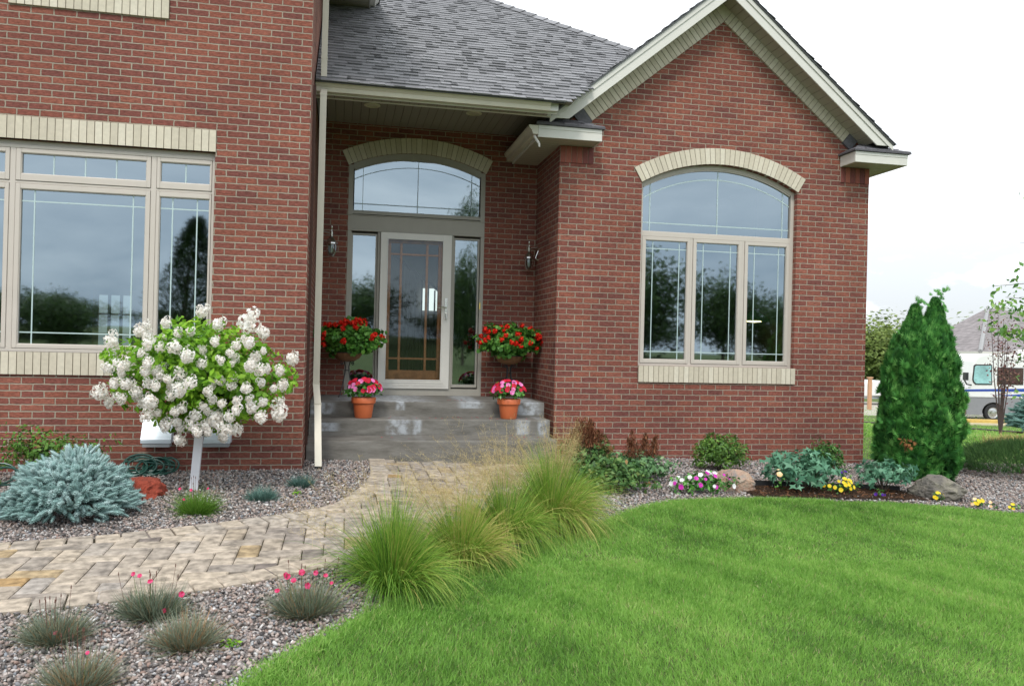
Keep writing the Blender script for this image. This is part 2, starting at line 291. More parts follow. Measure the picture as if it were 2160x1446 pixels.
# ------------------------------------------------------------------ terrain
def g(x, y):
    x = np.asarray(x, float); y = np.asarray(y, float)
    z = -.03*np.clip(x-.5, 0, 8)+.045*np.clip(y, -9, 0)+.055*np.clip(-13-y, 0, 45)
    t = np.clip(np.hypot(np.clip(x-8.5, 0, None), np.clip(y-2, 0, None))/32, 0, 1)
    return z-1.55*t*t*(3-2*t)
def G(x, y): return float(g(x, y))
def pip(P, poly):
    x, y = P[:, 0], P[:, 1]; ins = np.zeros(len(P), bool); n = len(poly)
    for i in range(n):
        x0, y0 = poly[i]; x1, y1 = poly[(i+1) % n]
        if y0 == y1: continue
        ins ^= ((y0 > y) != (y1 > y)) & (x < (x1-x0)*(y-y0)/(y1-y0)+x0)
    return ins
def smoothline(pts, k=6):
    pts = np.array(pts, float); out = []
    for i in range(len(pts)-1):
        p0, p1, p2, p3 = pts[max(i-1, 0)], pts[i], pts[i+1], pts[min(i+2, len(pts)-1)]
        for t in np.arange(k)/k: out.append(.5*(2*p1+(p2-p0)*t+(2*p0-5*p1+4*p2-p3)*t*t+(3*p1-p0-3*p2+p3)*t**3))
    return out+[pts[-1]]
PN = smoothline([(-3.8, -3.05), (-2.6, -2.62), (-1.77, -2.37), (-1.24, -2.26), (-.7, -2.07), (-.09, -1.78), (.25, -1.55), (.42, -1.25), (.56, -.77), (.64, -.32), (.66, .28), (.66, .64)], 5)
PS = smoothline([(2.55, .64), (2.5, .2), (2.1, -.75), (1.54, -1.7), (.98, -2.4), (.45, -2.92), (.17, -3.12), (-.23, -3.34), (-.7, -3.5), (-1.3, -3.62), (-2.3, -3.85), (-3.6, -4.3)], 5)
PATH = [tuple(p) for p in PN]+[tuple(p) for p in PS]
LC = smoothline([(-.75, -6.2), (-.3, -5.3), (-.1, -4.8), (.02, -4.5), (.17, -4.27), (.42, -3.95), (.66, -3.65), (.98, -3.23), (1.37, -2.85), (1.95, -2.4), (2.37, -2.0), (2.74, -1.62), (3.12, -1.32), (3.53, -1.12), (4.31, -1.0), (5.06, -1.02), (5.82, -1.06), (6.26, -1.19), (6.57, -1.32), (6.9, -1.43), (7.7, -1.62), (8.8, -1.8), (10.1, -1.6), (10.9, -.8), (11, .3), (10.3, 1.3), (9.2, 1.75), (8.2, 1.9), (7.19, 1.95)], 4)
BED = [tuple(p) for p in LC]+[(7.19, 1.48), (2.92, 1.48), (2.92, .6), (.0, .6), (0, 0), (-6, 0), (-6, -6.2)]

def grid_sheet(name, xs, ys, fz, m, mask=None):
    X, Y = np.meshgrid(xs, ys); V = np.stack([X.ravel(), Y.ravel(), fz(X, Y).ravel()], 1); w = len(xs)
    i = (np.arange(len(ys)-1)[:, None]*w+np.arange(w-1)[None]).ravel(); Fc = np.stack([i, i+1, i+w+1, i+w], 1)
    if mask is not None: Fc = Fc[mask(V[Fc].mean(1))]
    return raw(name, V, Fc, np.zeros(len(V)), m, smooth=True)
def axis_pts(lo, a, b, hi, d): return np.concatenate([a-np.geomspace(.5, a-lo, 26)[::-1], np.arange(a, b, d), b+np.geomspace(.5, hi-b, 26)])
LAWN_G = ground_mat('lawn_soil_and_turf', (.075, .115, .038, 1), (.105, .155, .05, 1), (.14, .165, .065, 1), .5, 9, 1.0)
struct(grid_sheet('lawn_ground', axis_pts(-260, -9, 14, 300, .35), axis_pts(-260, -9, 6, 300, .35), lambda x, y: g(x, y)-.004, LAWN_G))
BEDM = ground_mat('gravel_fines', (.10, .085, .075, 1), (.20, .17, .155, 1), (.30, .27, .26, 1), 20, 75, 1.0, bscale=60)
def poly_sheet(name, poly, dz, m, step=.12):
    import mathutils.geometry as mg
    P = np.array(poly); pts = [tuple(p) for p in poly]; n = len(pts)
    xs = np.arange(P[:, 0].min(), P[:, 0].max(), .5); ys = np.arange(P[:, 1].min(), P[:, 1].max(), .5)
    Q = np.array([(x, y) for x in xs for y in ys]); Q = Q[pip(Q, poly)]
    r = mg.delaunay_2d_cdt([Vector(p) for p in pts]+[Vector(q) for q in Q], [(i, (i+1) % n) for i in range(n)], [], 1, 1e-5)
    V = np.array([(v[0], v[1], G(v[0], v[1])+dz) for v in r[0]]); o = M(); o.v = [tuple(v) for v in V]; o.f = [tuple(f) for f in r[2]]; o.r = [.5]*len(V)
    keep = [f for f in o.f if pip(np.array([np.mean([o.v[i][:2] for i in f], axis=0)]), poly)[0]]; o.f = keep
    return o.build(name, m)
struct(poly_sheet('gravel_bed', BED, .006, BEDM))

# ------------------------------------------------------------------ the house
H = thing('brick_house', 'red brick house with beige brick lintels, gabled right wing and recessed porch', 'house')
EY, RY, RF = 2.672, 1.48, 1.148                 # entry wall, right wing wall, right wing fascia
XR, XE = 2.916, 7.191                           # right wing from x to x
def arc_z(cx, cz, R): return lambda x: cz+math.sqrt(max(R*R-(x-cx)**2, 0))
def wall_y(name, y, x0, x1, base, top, opens, th=.11, label=None, mt=None):
    """brick wall along x with openings [(xa, xb, zbot, ztopfunc)]; front face at y, back at y+th"""
    m = M(); cuts = {x0, x1}
    for xa, xb, zb, zt in opens:
        cuts |= {xa, xb}
        if callable(zt): cuts |= set(np.linspace(xa, xb, 25).tolist())
    if callable(top): cuts |= set(top.cuts)
    cs = sorted(c for c in cuts if x0 <= c <= x1); T = top if callable(top) else (lambda x: top)
    def q(a, b, za, zb_, zc, zd):
        m.add([(a, y, za), (b, y, zb_), (b, y, zc), (a, y, zd)], [(0, 1, 2, 3)]); m.add([(a, y+th, za), (b, y+th, zb_), (b, y+th, zc), (a, y+th, zd)], [(3, 2, 1, 0)])
    for a, b in zip(cs[:-1], cs[1:]):
        if b-a < 1e-6: continue
        op = [o for o in opens if o[0] <= (a+b)/2 <= o[1]]; z0a = z0b = base
        for xa, xb, zb, zt in op:
            q(a, b, z0a, z0b, zb, zb); f = zt if callable(zt) else (lambda x, k=zt: k); z0a, z0b = f(a), f(b)
            m.add([(a, y, z0a), (b, y, z0b), (b, y+th, z0b), (a, y+th, z0a)], [(0, 1, 2, 3)]); m.add([(a, y, zb), (b, y, zb), (b, y+th, zb), (a, y+th, zb)], [(3, 2, 1, 0)])
        q(a, b, z0a, z0b, T(b), T(a)); m.add([(a, y, T(a)), (b, y, T(b)), (b, y+th, T(b)), (a, y+th, T(a))], [(0, 1, 2, 3)])
    for xa, xb, zb, zt in opens:
        for x in (xa, xb):
            z1 = zt(x) if callable(zt) else zt; m.add([(x, y, zb), (x, y+th, zb), (x, y+th, z1), (x, y, z1)], [(0, 1, 2, 3)])
    for x in (x0, x1): m.add([(x, y, base), (x, y+th, base), (x, y+th, T(x)), (x, y, T(x))], [(0, 1, 2, 3)])
    o = m.build(name, mt or BRICK, H)
    if label: o['label'] = label
    return o
# openings
L_OP = (-3.19, -.872, 1.107, 3.043); U_OP = (-2.68, -1.32, 4.47, 5.6)
E_ARC = arc_z(1.297, 1.68, 2.109); R_ARC = arc_z(5.066, 1.502, 2.150)
E_OP = (.39, 2.204, .578, E_ARC); R_OP = (3.991, 6.141, 1.06, R_ARC)
wall_y('brick_wall', 0, -6, 0, -.6, 5.8, [L_OP, U_OP], label='tall front wall of the left wing', mt=BRICKL)
wall_y('brick_wall', EY, .0, XR, -.4, 4.3, [E_OP], label='recessed wall around the front door')
GX, GZ, GS = 5.04, 5.478, .815
def gtop(x): return 5.70-.82*abs(x-GX)
gtop.cuts = [GX]
wall_y('brick_wall', RY, XR, XE, -.9, gtop, [R_OP], label='gabled front wall of the right wing')
m = M(); m.box(-.11, .112, -.6, 0, 9, 5.8); m.build('brick_wall', BRICKL, H)
m = M(); m.box(XR, RY+.112, -.6, XR+.11, 9, 3.9); m.build('brick_wall', BRICK, H)
m = M(); m.box(XE-.11, RY+.112, -.9, XE, 10, 3.9); m.build('brick_wall', BRICK, H)
m = M(); m.box(-6, 9, -.6, XE-.12, 9.1, 3.9); m.box(-6.1, .0, -.6, -6.002, 9, 5.8); m.build('brick_wall', BRICK, H)

# beige brick work, brick by brick
def soldier(name, x0, x1, z0, z1, y, pitch=.0677, mat_=CREAM, out=.012):
    m = M(); n = round((x1-x0)/pitch); p = (x1-x0)/n
    for i in range(n): m.box(x0+i*p+.0035, y-out-random.uniform(0, .002), z0, x0+(i+1)*p-.0035, y+.05, z1)
    o = m.build(name, mat_, H); b = M(); b.box(x0, y-out+.006, z0+.003, x1, y+.045, z1-.003); b.build('mortar_bed', MORTAR if mat_ is CREAM else MORTR, o); return o
def arch(name, cx, cz, r0, r1, half, y, out=.014):
    m = M(); a0 = math.asin(half/r0); n = round(2*a0*r0/.0655); w = 2*a0/n
    for i in range(n):
        a, b = -a0+i*w+.0035/r0, -a0+(i+1)*w-.0035/r0; yo = y-out-random.uniform(0, .002)
        m.prism([(cx+r*math.sin(t), cz+r*math.cos(t)) for r, t in ((r0, a), (r0, b), (r1, b), (r1, a))], yo, y+.05)
    o = m.build(name, CREAM, H); b = M()
    for i in range(24):
        a, c = -a0+i*2*a0/24, -a0+(i+1)*2*a0/24
        b.prism([(cx+r*math.sin(t), cz+r*math.cos(t)) for r, t in ((r0+.003, a), (r0+.003, c), (r1-.003, c), (r1-.003, a))], y-out+.006, y+.045)
    b.build('mortar_bed', MORTAR, o); return o
soldier('lintel', -3.2, -.864, 3.043, 3.246, 0); soldier('window_sill', -3.2, -.86, .902, 1.107, 0, out=.022)
soldier('window_sill', -2.68, -1.312, 4.262, 4.468, 0, out=.022)
soldier('window_sill', 3.99, 6.155, .856, 1.06, RY, out=.022)
arch('brick_arch', 5.066, 1.502, 2.150, 2.352, 1.083, RY); arch('brick_arch', 1.297, 1.68, 2.109, 2.308, .915, EY)
for x0, x1 in ((XR+.002, 3.345), (6.76, XE-.002)):
    soldier('brick_soldier_course', x0, x1, 3.536, 3.736, RY, mat_=REDB, out=.012)
# gable frieze: beige bricks set square to the rake
ang = math.atan(GS)
for sgn in (-1, 1):
    m = M(); n = 33; c, s = math.cos(ang), math.sin(ang); p = .0677
    for i in range(n):
        a, b = i*p+.004, (i+1)*p-.004
        def P(t, u): return (GX+sgn*(t*c+u*s), GZ-t*s+u*c)
        k = [P(a, 0), P(b, 0), P(b, .2), P(a, .2)]
        if i < 3: k = [(GX+sgn*max(sgn*(q[0]-GX), .004), q[1]) for q in k]
        m.prism(k if sgn > 0 else k[::-1], RY-.03-random.uniform(0, .002), RY-.002)
    m.add([(GX, RY-.03, GZ+.004), (GX, RY-.03, GZ+.25), (GX+sgn*.13, RY-.03, GZ+.16)], [(0, 1, 2) if sgn < 0 else (0, 2, 1)])
    o = m.build('gable_frieze', CREAM, H)
    b = M(); e = n*p; b.prism([P(.003, .003), P(e, .003), P(e, .2), P(.003, .2)], RY-.022, RY-.003); b.build('mortar_bed', MORTAR, o)
    f = M(); f.prism([P(e+.002, -.01), P(e+.15, -.01), P(e+.15, .2), P(e+.002, .2)], RY-.034, RY-.002); f.build('shingle_flashing', SHDK, H)

# windows -----------------------------------------------------------
def frame_rect(m, x0, x1, z0, z1, w, y0, y1, wb=None):
    wb = wb or w
    m.box(x0, y0, z0, x0+w, y1, z1); m.box(x1-w, y0, z0, x1, y1, z1); m.box(x0+w, y0, z0, x1-w, y1, z0+wb); m.box(x0+w, y0, z1-w, x1-w, y1, z1)
def glass(par, x0, x1, z0, z1, y, m_=GLASS, name='pane'):
    g_ = M(); g_.add([(x0, y, z0), (x1, y, z0), (x1, y, z1), (x0, y, z1)], [(0, 1, 2, 3)]); return g_.build(name, m_, par)
def grille(par, x0, x1, z0, z1, y, vs_, hs_, w=.011):
    g_ = M()
    for v in vs_: g_.box(v-w/2, y-.003, z0, v+w/2, y-.001, z1)
    for h in hs_: g_.box(x0, y-.0028, h-w/2, x1, y-.0012, h+w/2)
    return g_.build('grille', GRIL, par)
def sash(win, x0, x1, z0, z1, y, sw, gx0, gx1, gz0, gz1, vs_, hs_):
    s = M()
    s.box(x0, y, z0, gx0, y+.045, z1); s.box(gx1, y, z0, x1, y+.045, z1); s.box(gx0, y+.001, z0, gx1, y+.044, gz0); s.box(gx0, y+.001, gz1, gx1, y+.044, z1)
    frame_rect(s, gx0-.002, gx1+.002, gz0-.002, gz1+.002, .009, y+.008, y+.036)
    o = s.build('sash', TAN, win, bevel=.003)
    glass(win, gx0, gx1, gz0, gz1, y+.03); grille(win, gx0, gx1, gz0, gz1, y+.03, vs_, hs_); return o
# big left window
win = M(); Y = .045
X0, X1, Z0, Z1 = -3.19, -.872, 1.107, 3.0
frame_rect(win, X0, X1, Z0, Z1, .03, Y+.004, Y+.075)
win.box(X0, Y+.02, Z1, X1, Y+.07, 3.043)
for xm in (-1.424, -2.63): win.box(xm-.024, Y+.006, Z0+.03, xm+.024, Y+.07, Z1-.03)
win.box(X0+.03, Y+.009, 2.648, X1-.03, Y+.068, 2.672)
w = win.build('window', TAN, H, bevel=.003); w['label'] = 'wide three-part window of the left wing'
for (a, b, ga, gb, nv) in ((-1.40, -.902, -1.369, -.918, 1), (-2.606, -1.448, -2.563, -1.488, 3), (-3.16, -2.654, -3.12, -2.69, 1)):
    sash(w, a+.003, b-.003, 2.675, 2.967, Y, .05, ga, gb, 2.735, 2.93, [ga+(gb-ga)*(i+1)/(nv+1) for i in range(nv)], [])
    sash(w, a+.003, b-.003, 1.14, 2.645, Y, .05, ga, gb, 1.175, 2.60, [ga+.115, gb-.115], [1.175+.11, 2.60-.11])
wu = M(); frame_rect(wu, -2.68, -1.32, 4.47, 5.6, .05, .045, .1); w = wu.build('window', TAN, H); w['label'] = 'upper window above the wide left window'
sash(w, -2.63, -1.37, 4.52, 5.55, .05, .05, -2.57, -1.43, 4.6, 5.5, [-2.45, -1.55], [4.72, 5.38])
# right wing window with arched top
Y = RY+.075; win = M(); X0, X1 = 3.991, 6.141
def band(m, cx, cz, r0, r1, xa, xb, y0, y1, n=24, zc=None):
    """arched strip between radii r0 and r1 from x=xa to x=xb"""
    for i in range(n):
        a, b = xa+(xb-xa)*i/n, xa+(xb-xa)*(i+1)/n
        f0 = lambda x: zc if r0 is None else cz+math.sqrt(r0*r0-(x-cx)**2)
        f1 = lambda x: cz+math.sqrt(r1*r1-(x-cx)**2)
        m.prism([(a, f0(a)), (b, f0(b)), (b, f1(b)), (a, f1(a))], y0, y1)
band(win, 5.066, 1.502, 2.098, 2.149, X0+.045, X1-.045, Y+.004, Y+.07); band(win, 5.066, 1.502, 2.080, 2.100, X0+.055, X1-.055, Y+.014, Y+.06)
for x in (X0, X1-.045): win.box(x, Y+.002, 1.06, x+.045, Y+.072, 3.38)
win.box(X0+.045, Y+.004, 2.70, X1-.045, Y+.07, 2.757); win.box(X0+.045, Y+.016, 2.757, X1-.045, Y+.06, 2.768)
for xm in (4.71, 5.43): win.box(xm-.018, Y+.006, 1.09, xm+.018, Y+.07, 2.70)
win.box(X0+.045, Y+.004, 1.06, X1-.045, Y+.07, 1.092)
w = win.build('window', TAN, H, bevel=.002); w['label'] = 'arched window of the right wing'
for a, b, ga, gb in ((4.036, 4.69, 4.085, 4.655), (4.73, 5.41, 4.775, 5.365), (5.45, 6.094, 5.495, 6.05)):
    sash(w, a+.002, b-.002, 1.095, 2.697, Y-.004, .04, ga, gb, 1.14, 2.652, [ga+.105, gb-.105], [1.14+.10, 2.652-.105])
def arch_pane(par, cx, cz, r, x0, x1, z0, y, m_=GLASS, tilt=0):
    xs = np.linspace(x0, x1, 26); g_ = M(); vs_ = [(x0, y, z0), (x1, y, z0)]+[(x, y, cz+math.sqrt(r*r-(x-cx)**2)) for x in xs[::-1]]
    vs_ = [(a, b-tilt*(c-z0), c) for a, b, c in vs_]; g_.add(vs_, [tuple(range(len(vs_)))]); return g_.build('pane', m_, par)
arch_pane(w, 5.066, 1.502, 2.082, X0+.056, X1-.056, 2.768, Y+.035)
gr = M(); yy = Y+.035
for v in (4.14, 5.066, 5.99): gr.box(v-.006, yy-.004, 2.768, v+.006, yy-.002, 1.502+math.sqrt(2.08**2-(v-5.066)**2))
gr.box(X0+.056, yy-.0038, 2.868, X1-.056, yy-.0022, 2.881); band(gr, 5.066, 1.502, 1.962, 1.975, X0+.056, X1-.056, yy-.0036, yy-.0024)
gr.build('grille', GRIL, w)
# entry unit: arched transom, panel, sidelights
Y = EY+.0; win = M(); X0, X1 = .39, 2.204
band(win, 1.297, 1.68, 2.035, 2.109, X0+.06, X1-.06, Y+.01, Y+.08); band(win, 1.297, 1.68, 2.015, 2.037, X0+.075, X1-.075, Y+.025, Y+.07)
for x in (X0, X1-.062): win.box(x, Y+.006, 2.93, x+.062, Y+.08, 3.59)
win.box(X0+.062, Y+.008, 2.95, X1-.062, Y+.08, 2.985); win.box(X0+.062, Y+.02, 2.985, X1-.062, Y+.07, 3.0)
w = win.build('window', TAN2, H, bevel=.002); w['label'] = 'arched transom window above the front door'
arch_pane(w, 1.297, 1.68, 2.018, X0+.075, X1-.075, 3.0, Y+.065, tilt=.045)
gr = M(); yy = Y+.033
for v in (.575, 1.297, 2.02): gr.box(v-.003, yy-.004, 3.0, v+.003, yy-.002, 1.68+math.sqrt(2.016**2-(v-1.297)**2))
gr.box(X0+.075, yy-.0038, 3.088, X1-.075, yy-.0022, 3.094); band(gr, 1.297, 1.68, 1.918, 1.924, X0+.075, X1-.075, yy-.0036, yy-.0024); gr.build('grille', GRIL, w)
dt = M(); dt.box(X0, Y-.004, 2.735, X1, Y+.08, 2.93); dt.box(X0-.004, Y-.016, 2.925, X1+.004, Y+.08, 2.938); dt.box(X0, Y-.012, 2.725, X1, Y+.08, 2.742)
dt.box(X0, Y-.002, .67, X0+.05, Y+.08, 2.725); dt.box(X1-.05, Y-.002, .67, X1, Y+.08, 2.725); dt.box(X0, Y-.01, .578, X1, Y+.08, .67)
for x in (.788, 1.764): dt.box(x-.004, Y+.001, .67, x+.03, Y+.08, 2.725)
df = dt.build('door_surround', TAN2, H, bevel=.003)
for ga, gb in ((.453, .776), (1.806, 2.142)):
    s = M(); frame_rect(s, ga-.012, gb+.004, .69, 2.70, .022, Y+.03, Y+.07, .04); o = s.build('sidelight', TAN2, H)
    glass(o, ga+.008, gb-.018, .73, 2.68, Y+.06)
# storm door with the wooden door behind
d = M(); DX0, DX1, DZ0, DZ1 = .822, 1.76, .672, 2.722; iy = Y-.035
d.box(DX0, iy, DZ0, .915, iy+.04, DZ1); d.box(1.645, iy, DZ0, DX1, iy+.04, DZ1); d.box(.915, iy+.001, DZ0, 1.645, iy+.039, .785); d.box(.915, iy+.001, 2.64, 1.645, iy+.039, DZ1)
d.box(.88, iy-.006, .745, 1.68, iy, .765); frame_rect(d, .905, 1.655, .775, 2.65, .014, iy-.005, iy+.02)
for k in range(3): d.box(.86, iy-.003, .695+k*.014, 1.72, iy, .702+k*.014)
sd_ = d.build('storm_door', WHITE, H, bevel=.002); glass(sd_, .917, 1.643, .787, 2.638, iy+.02, GLASS2)
hd = M(); hx = 1.70
hd.box(hx-.018, iy-.012, 1.60, hx+.018, iy, 1.88); hd.tube([(hx, iy-.01, 1.755), (hx, iy-.05, 1.755), (hx-.05, iy-.055, 1.758), (hx-.12, iy-.05, 1.748)], [.009, .009, .008, .006], 8)
hd.tube([(hx, iy-.012, 1.68), (hx+.004, iy-.05, 1.665), (hx, iy-.052, 1.62), (hx-.01, iy-.02, 1.60)], .006, 8); hd.build('door_handle', CHROME, sd_)
wy = Y+.085; wd = M(); wd.box(.83, wy, .70, .965, wy+.04, 2.70); wd.box(1.60, wy, .70, 1.74, wy+.04, 2.70); wd.box(.965, wy+.001, .70, 1.60, wy+.039, .91); wd.box(.965, wy+.001, 2.60, 1.60, wy+.039, 2.70)
for x in (1.10, 1.447): wd.box(x-.016, wy+.004, .91, x+.016, wy+.034, 2.60)
for z in (1.065, 2.455): wd.box(.965, wy+.006, z-.013, 1.60, wy+.032, z+.013)
fd = wd.build('front_door', WOOD, H, bevel=.004); glass(fd, .965, 1.60, .91, 2.60, wy+.02, GLASS2)
k = M(); k.box(2.155, Y-.008, 1.75, 2.17, Y-.003, 1.84); k.build('door_bell', pbr('brass', (.75, .55, .15, 1), .3, metal=.8), H)
# rooms behind the glass: wall, floor and ceiling
def room(x0, x1, y0, y1, z0, z1):
    m = M(); v = [(x, y, z) for z in (z0, z1) for y in (y0, y1) for x in (x0, x1)]
    m.add(v, [(0, 1, 3, 2), (4, 6, 7, 5), (0, 2, 6, 4), (1, 5, 7, 3), (2, 3, 7, 6)]); m.build('interior_wall', ROOM, H)
room(-5.8, -.14, .125, 6.5, .5, 3.6); room(.05, XR-.02, EY+.135, 8.5, .58, 4.1); room(XR+.14, XE-.14, RY+.125, 6.5, .5, 4.0); room(-5.8, -.14, .13, 6.5, 3.8, 5.7)
# far windows of the rooms: daylight seen through the house
DAY = emit_mat('daylight_through_far_window', (.8, .95, 1, 1), .3)
wf = M(); wf.box(-3.70, 6.42, 0.5, -2.95, 6.48, 2.04); o = wf.build('inner_door', pbr('oak_inner_door', (.22, .12, .07, 1), .5), H)
q = M()
for i in range(3):
    for j in range(3): q.box(-3.60+i*.185, 6.41, 1.65-j*.33, -3.60+i*.185+.13, 6.418, 1.95-j*.33)
q.build('lit_pane', DAY, o)
q = M(); q.box(1.93, 8.42, 1.95, 2.24, 8.47, 2.40); st = q.build('stair_window', emit_mat('stair_daylight', (.85, 1, 1, 1), .9), H)
q = M()
for i in range(10): q.box(1.5+i*.13, 8.2, .6, 1.53+i*.13, 8.23, 2.9-i*.11)
q.tube([(1.3, 8.2, 3.05), (2.85, 8.2, 1.9)], .035, 6); q.build('stair_rail', pbr('dark_stair_wood', (.05, .03, .02, 1), .5), H)
LMP = thing('pendant_lamp', 'green glass pendant lamp glowing inside the arched window', 'lamp', (6.60, 3.4, 1.9))
q = M(); q.lathe([(.03, .17), (.2, .08), (.24, 0), (.22, 0), (.02, .15)], (6.60, 3.4, 1.74)); q.build('lamp_shade', pbr('green_glass', (.05, .35, .12, 1), .2), LMP)
q = M(); q.lathe([(.001, .07), (.06, .06), (.12, .012), (.001, .0)], (6.60, 3.4, 1.72)); q.build('bulb', emit_mat('bulb_glow', (1, .82, .4, 1), 5), LMP)
q = M(); q.tube([(6.60, 3.4, 1.9), (6.60, 3.4, 3.98)], .008, 6); q.build('cord', BLACK, LMP)

# porch steps ----------------------------------------------------
def rounded_block(x0, x1, y0, y1, z0, z1):
    m = M(); r = .018; pr = [(y1, z0), (y0, z0), (y0, z1-r)]+[(y0+r-r*math.cos(t), z1-r+r*math.sin(t)) for t in np.linspace(0, PI/2, 5)[1:]]+[(y1, z1)]
    m.prism([(a, b) for a, b in pr], x0, x1, axis=0); return m
for x1, y0, y1, z0, z1 in ((2.807, 1.545, EY-.003, -.3, .578), (2.79, 1.18, 1.542, -.3, .398), (2.74, .642, 1.177, -.3, .218)):
    rounded_block(.012, x1, y0, y1, z0, z1).build('porch_step', CONC, H, smooth=True)

# eaves, gutters, roofs ------------------------------------------
th = math.atan(.75); EZ, EYF = 4.045, .70
def roof_pt(x, v): return (x, EYF+v*math.cos(th), EZ+v*math.sin(th))
hipx = lambda y: 4.17-1.8/1.52*(y-2.51)
HN = np.array([0, -math.sin(th), math.cos(th)])
def shingles(m, P0, U, V, Nn, rows, xr, ex=.142, hgt=.011):
    """lapped courses with thicker random tabs; P0 origin, U along the eave, V up the slope, xr(row mid v) -> (u0, u1)"""
    P0, U, V, Nn = map(np.array, (P0, U, V, Nn))
    def tab(u0, u1, v0, v1, lift, r):
        q = [P0+U*u0+V*v0+Nn*.0, P0+U*u1+V*v0, P0+U*u1+V*v0+Nn*lift, P0+U*u0+V*v0+Nn*lift, P0+U*u0+V*v1+Nn*.001*lift/.011, P0+U*u1+V*v1+Nn*.001*lift/.011]
        m.add(q, [(0, 1, 2, 3), (3, 2, 5, 4), (0, 3, 4), (1, 5, 2)], r)
    for k in range(rows):
        a, b = xr((k+.5)*ex); u = a-random.random()*.3
        while u < b:
            w1 = random.uniform(.2, .45); lo, hi = max(u, a), min(u+w1, b)
            if hi > lo: tab(lo, hi, k*ex, (k+1.05)*ex, hgt, random.uniform(.25, .8))
            w2 = random.choice((.08, .12, .16, .2)); t0 = u+random.uniform(0, w1-.05); lo, hi = max(t0, a), min(t0+w2, b)
            if hi > lo: tab(lo, hi, k*ex-.004, (k+1.02)*ex, hgt*1.9, random.choice((.05, .2, .5, .9, 1.)))
            u += w1
main = M(); main.prism([roof_pt(0, 0)[1:], roof_pt(0, 7.3)[1:], (roof_pt(0, 7.3)[1], EZ-.1), (EYF+.05, EZ-.06)], .012, .02, axis=0)
# roof deck under the shingles (polygon cut by the hip)
top_y = EYF+7.0*math.cos(th)
valx = lambda y: max(2.745, 2.80+.915*(y-EYF))
vy = 1.0/(.915+1.8/1.52)*(4.17+1.8/1.52*2.51-2.80+.915*EYF)      # where the valley meets the hip
dk = [(.012, EYF), (2.745, EYF), (valx(vy), vy), (.012, 2.51+(4.17-.012)*1.52/1.8)]
main.add([(x, y, EZ+.75*(y-EYF)-.003) for x, y in dk]+[(x, y, EZ+.75*(y-EYF)-.03) for x, y in dk], [(0, 1, 2, 3), (4, 7, 6, 5), (0, 4, 5, 1), (1, 5, 6, 2), (2, 6, 7, 3)])
shingles(main, roof_pt(0, -.03), (1, 0, 0), (0, math.cos(th), math.sin(th)), HN, 62, lambda v: (.014, max(.02, min(hipx(EYF+v*math.cos(th)), valx(EYF+v*math.cos(th))))), ex=.100, hgt=.009)
rf_ = main.build('shingle_roof', SHING, H); rf_['label'] = 'grey shingle roof above the porch'
hc = M(); yh = 2.51+(4.17-.012)*1.52/1.8; pa = Vector((hipx(vy), vy, EZ+.75*(vy-EYF)+.012)); pb = Vector((.02, yh, EZ+.75*(yh-EYF)+.012)); n = 30
for i in range(n):
    a = pa.lerp(pb, i/n); b = pa.lerp(pb, (i+1.15)/n); s_ = Vector((.09, .075, -.045)); t_ = Vector((-.1, -.085, -.065)); u_ = Vector((0, 0, .014))
    hc.add([a+s_+u_, a+u_*1.6, a+t_+u_, b+s_, b+u_*.5, b+t_], [(0, 1, 4, 3), (1, 2, 5, 4), (0, 3, 5, 2)])
hc.build('hip_cap', SHING, rf_)
bk = M(); bk.add([(hipx(vy), vy, EZ+.75*(vy-EYF)-.01), (XE-.6, 4.6, EZ), (XE-.6, 9, EZ), (.012, 9, EZ+.75*(yh-EYF)-.01), (.012, yh, EZ+.75*(yh-EYF)-.01)], [(0, 1, 2, 3, 4)]); bk.build('shingle_roof', SHDK, H)
def gutter(x0, x1, yb, zt, axis='x', name='gutter', m_=GUT, s=1, endcap=True):
    """K-style gutter, back at yb, opening upward; runs along x (or along y with its back at x=yb)"""
    pr = [(0, -.105), (-.062, -.105), (-.066, -.095), (-.074, -.062), (-.098, -.04), (-.112, -.018), (-.112, 0), (-.100, 0), (-.100, -.010)]
    m = M(); n = len(pr); T = .0025
    if axis == 'x': mk = lambda p, d, o=0: (d, yb+p[0]+o, zt+p[1])
    else: mk = lambda p, d, o=0: (yb+p[0]*s+o, d, zt+p[1])
    for i in range(n-1):
        a, b = pr[i], pr[i+1]; m.add([mk(a, x0), mk(a, x1), mk(b, x1), mk(b, x0)], [(0, 1, 2, 3)])
        if abs(a[1]-b[1]) > .002: m.add([mk(a, x0, T*s), mk(a, x1, T*s), mk(b, x1, T*s), mk(b, x0, T*s)], [(3, 2, 1, 0)])
    m.add([mk((0, -.105), x0), mk((0, -.105), x1), mk((0, 0), x1), mk((0, 0), x0)], [(3, 2, 1, 0)])
    if endcap:
        for d in (x0, x1): m.add([mk(p, d) for p in pr[:7]+[(0, 0)]], [tuple(range(8))])
    return m.build(name, m_, H, smooth=False)
GY = .83
gutter(.012, 2.60, GY-.002, 4.045)
m = M(); m.box(.012, GY, 3.925, 2.70, GY+.025, 4.045); m.build('fascia', FASC, H, bevel=.004)
m = M(); m.box(.012, GY+.12, 3.925, 2.66, GY+.16, 4.12); m.build('soffit_beam', FASC, H, bevel=.004)
m = M(); m.box(2.6, GY-.05, 3.945, 2.70, GY, 4.035); m.build('fascia', FASC, H, bevel=.004)
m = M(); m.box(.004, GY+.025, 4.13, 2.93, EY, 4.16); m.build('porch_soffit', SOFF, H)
m = M(); m.box(.004, GY+.026, 3.93, 2.6, GY+.119, 3.95); m.build('soffit_strip', SOFF, H)
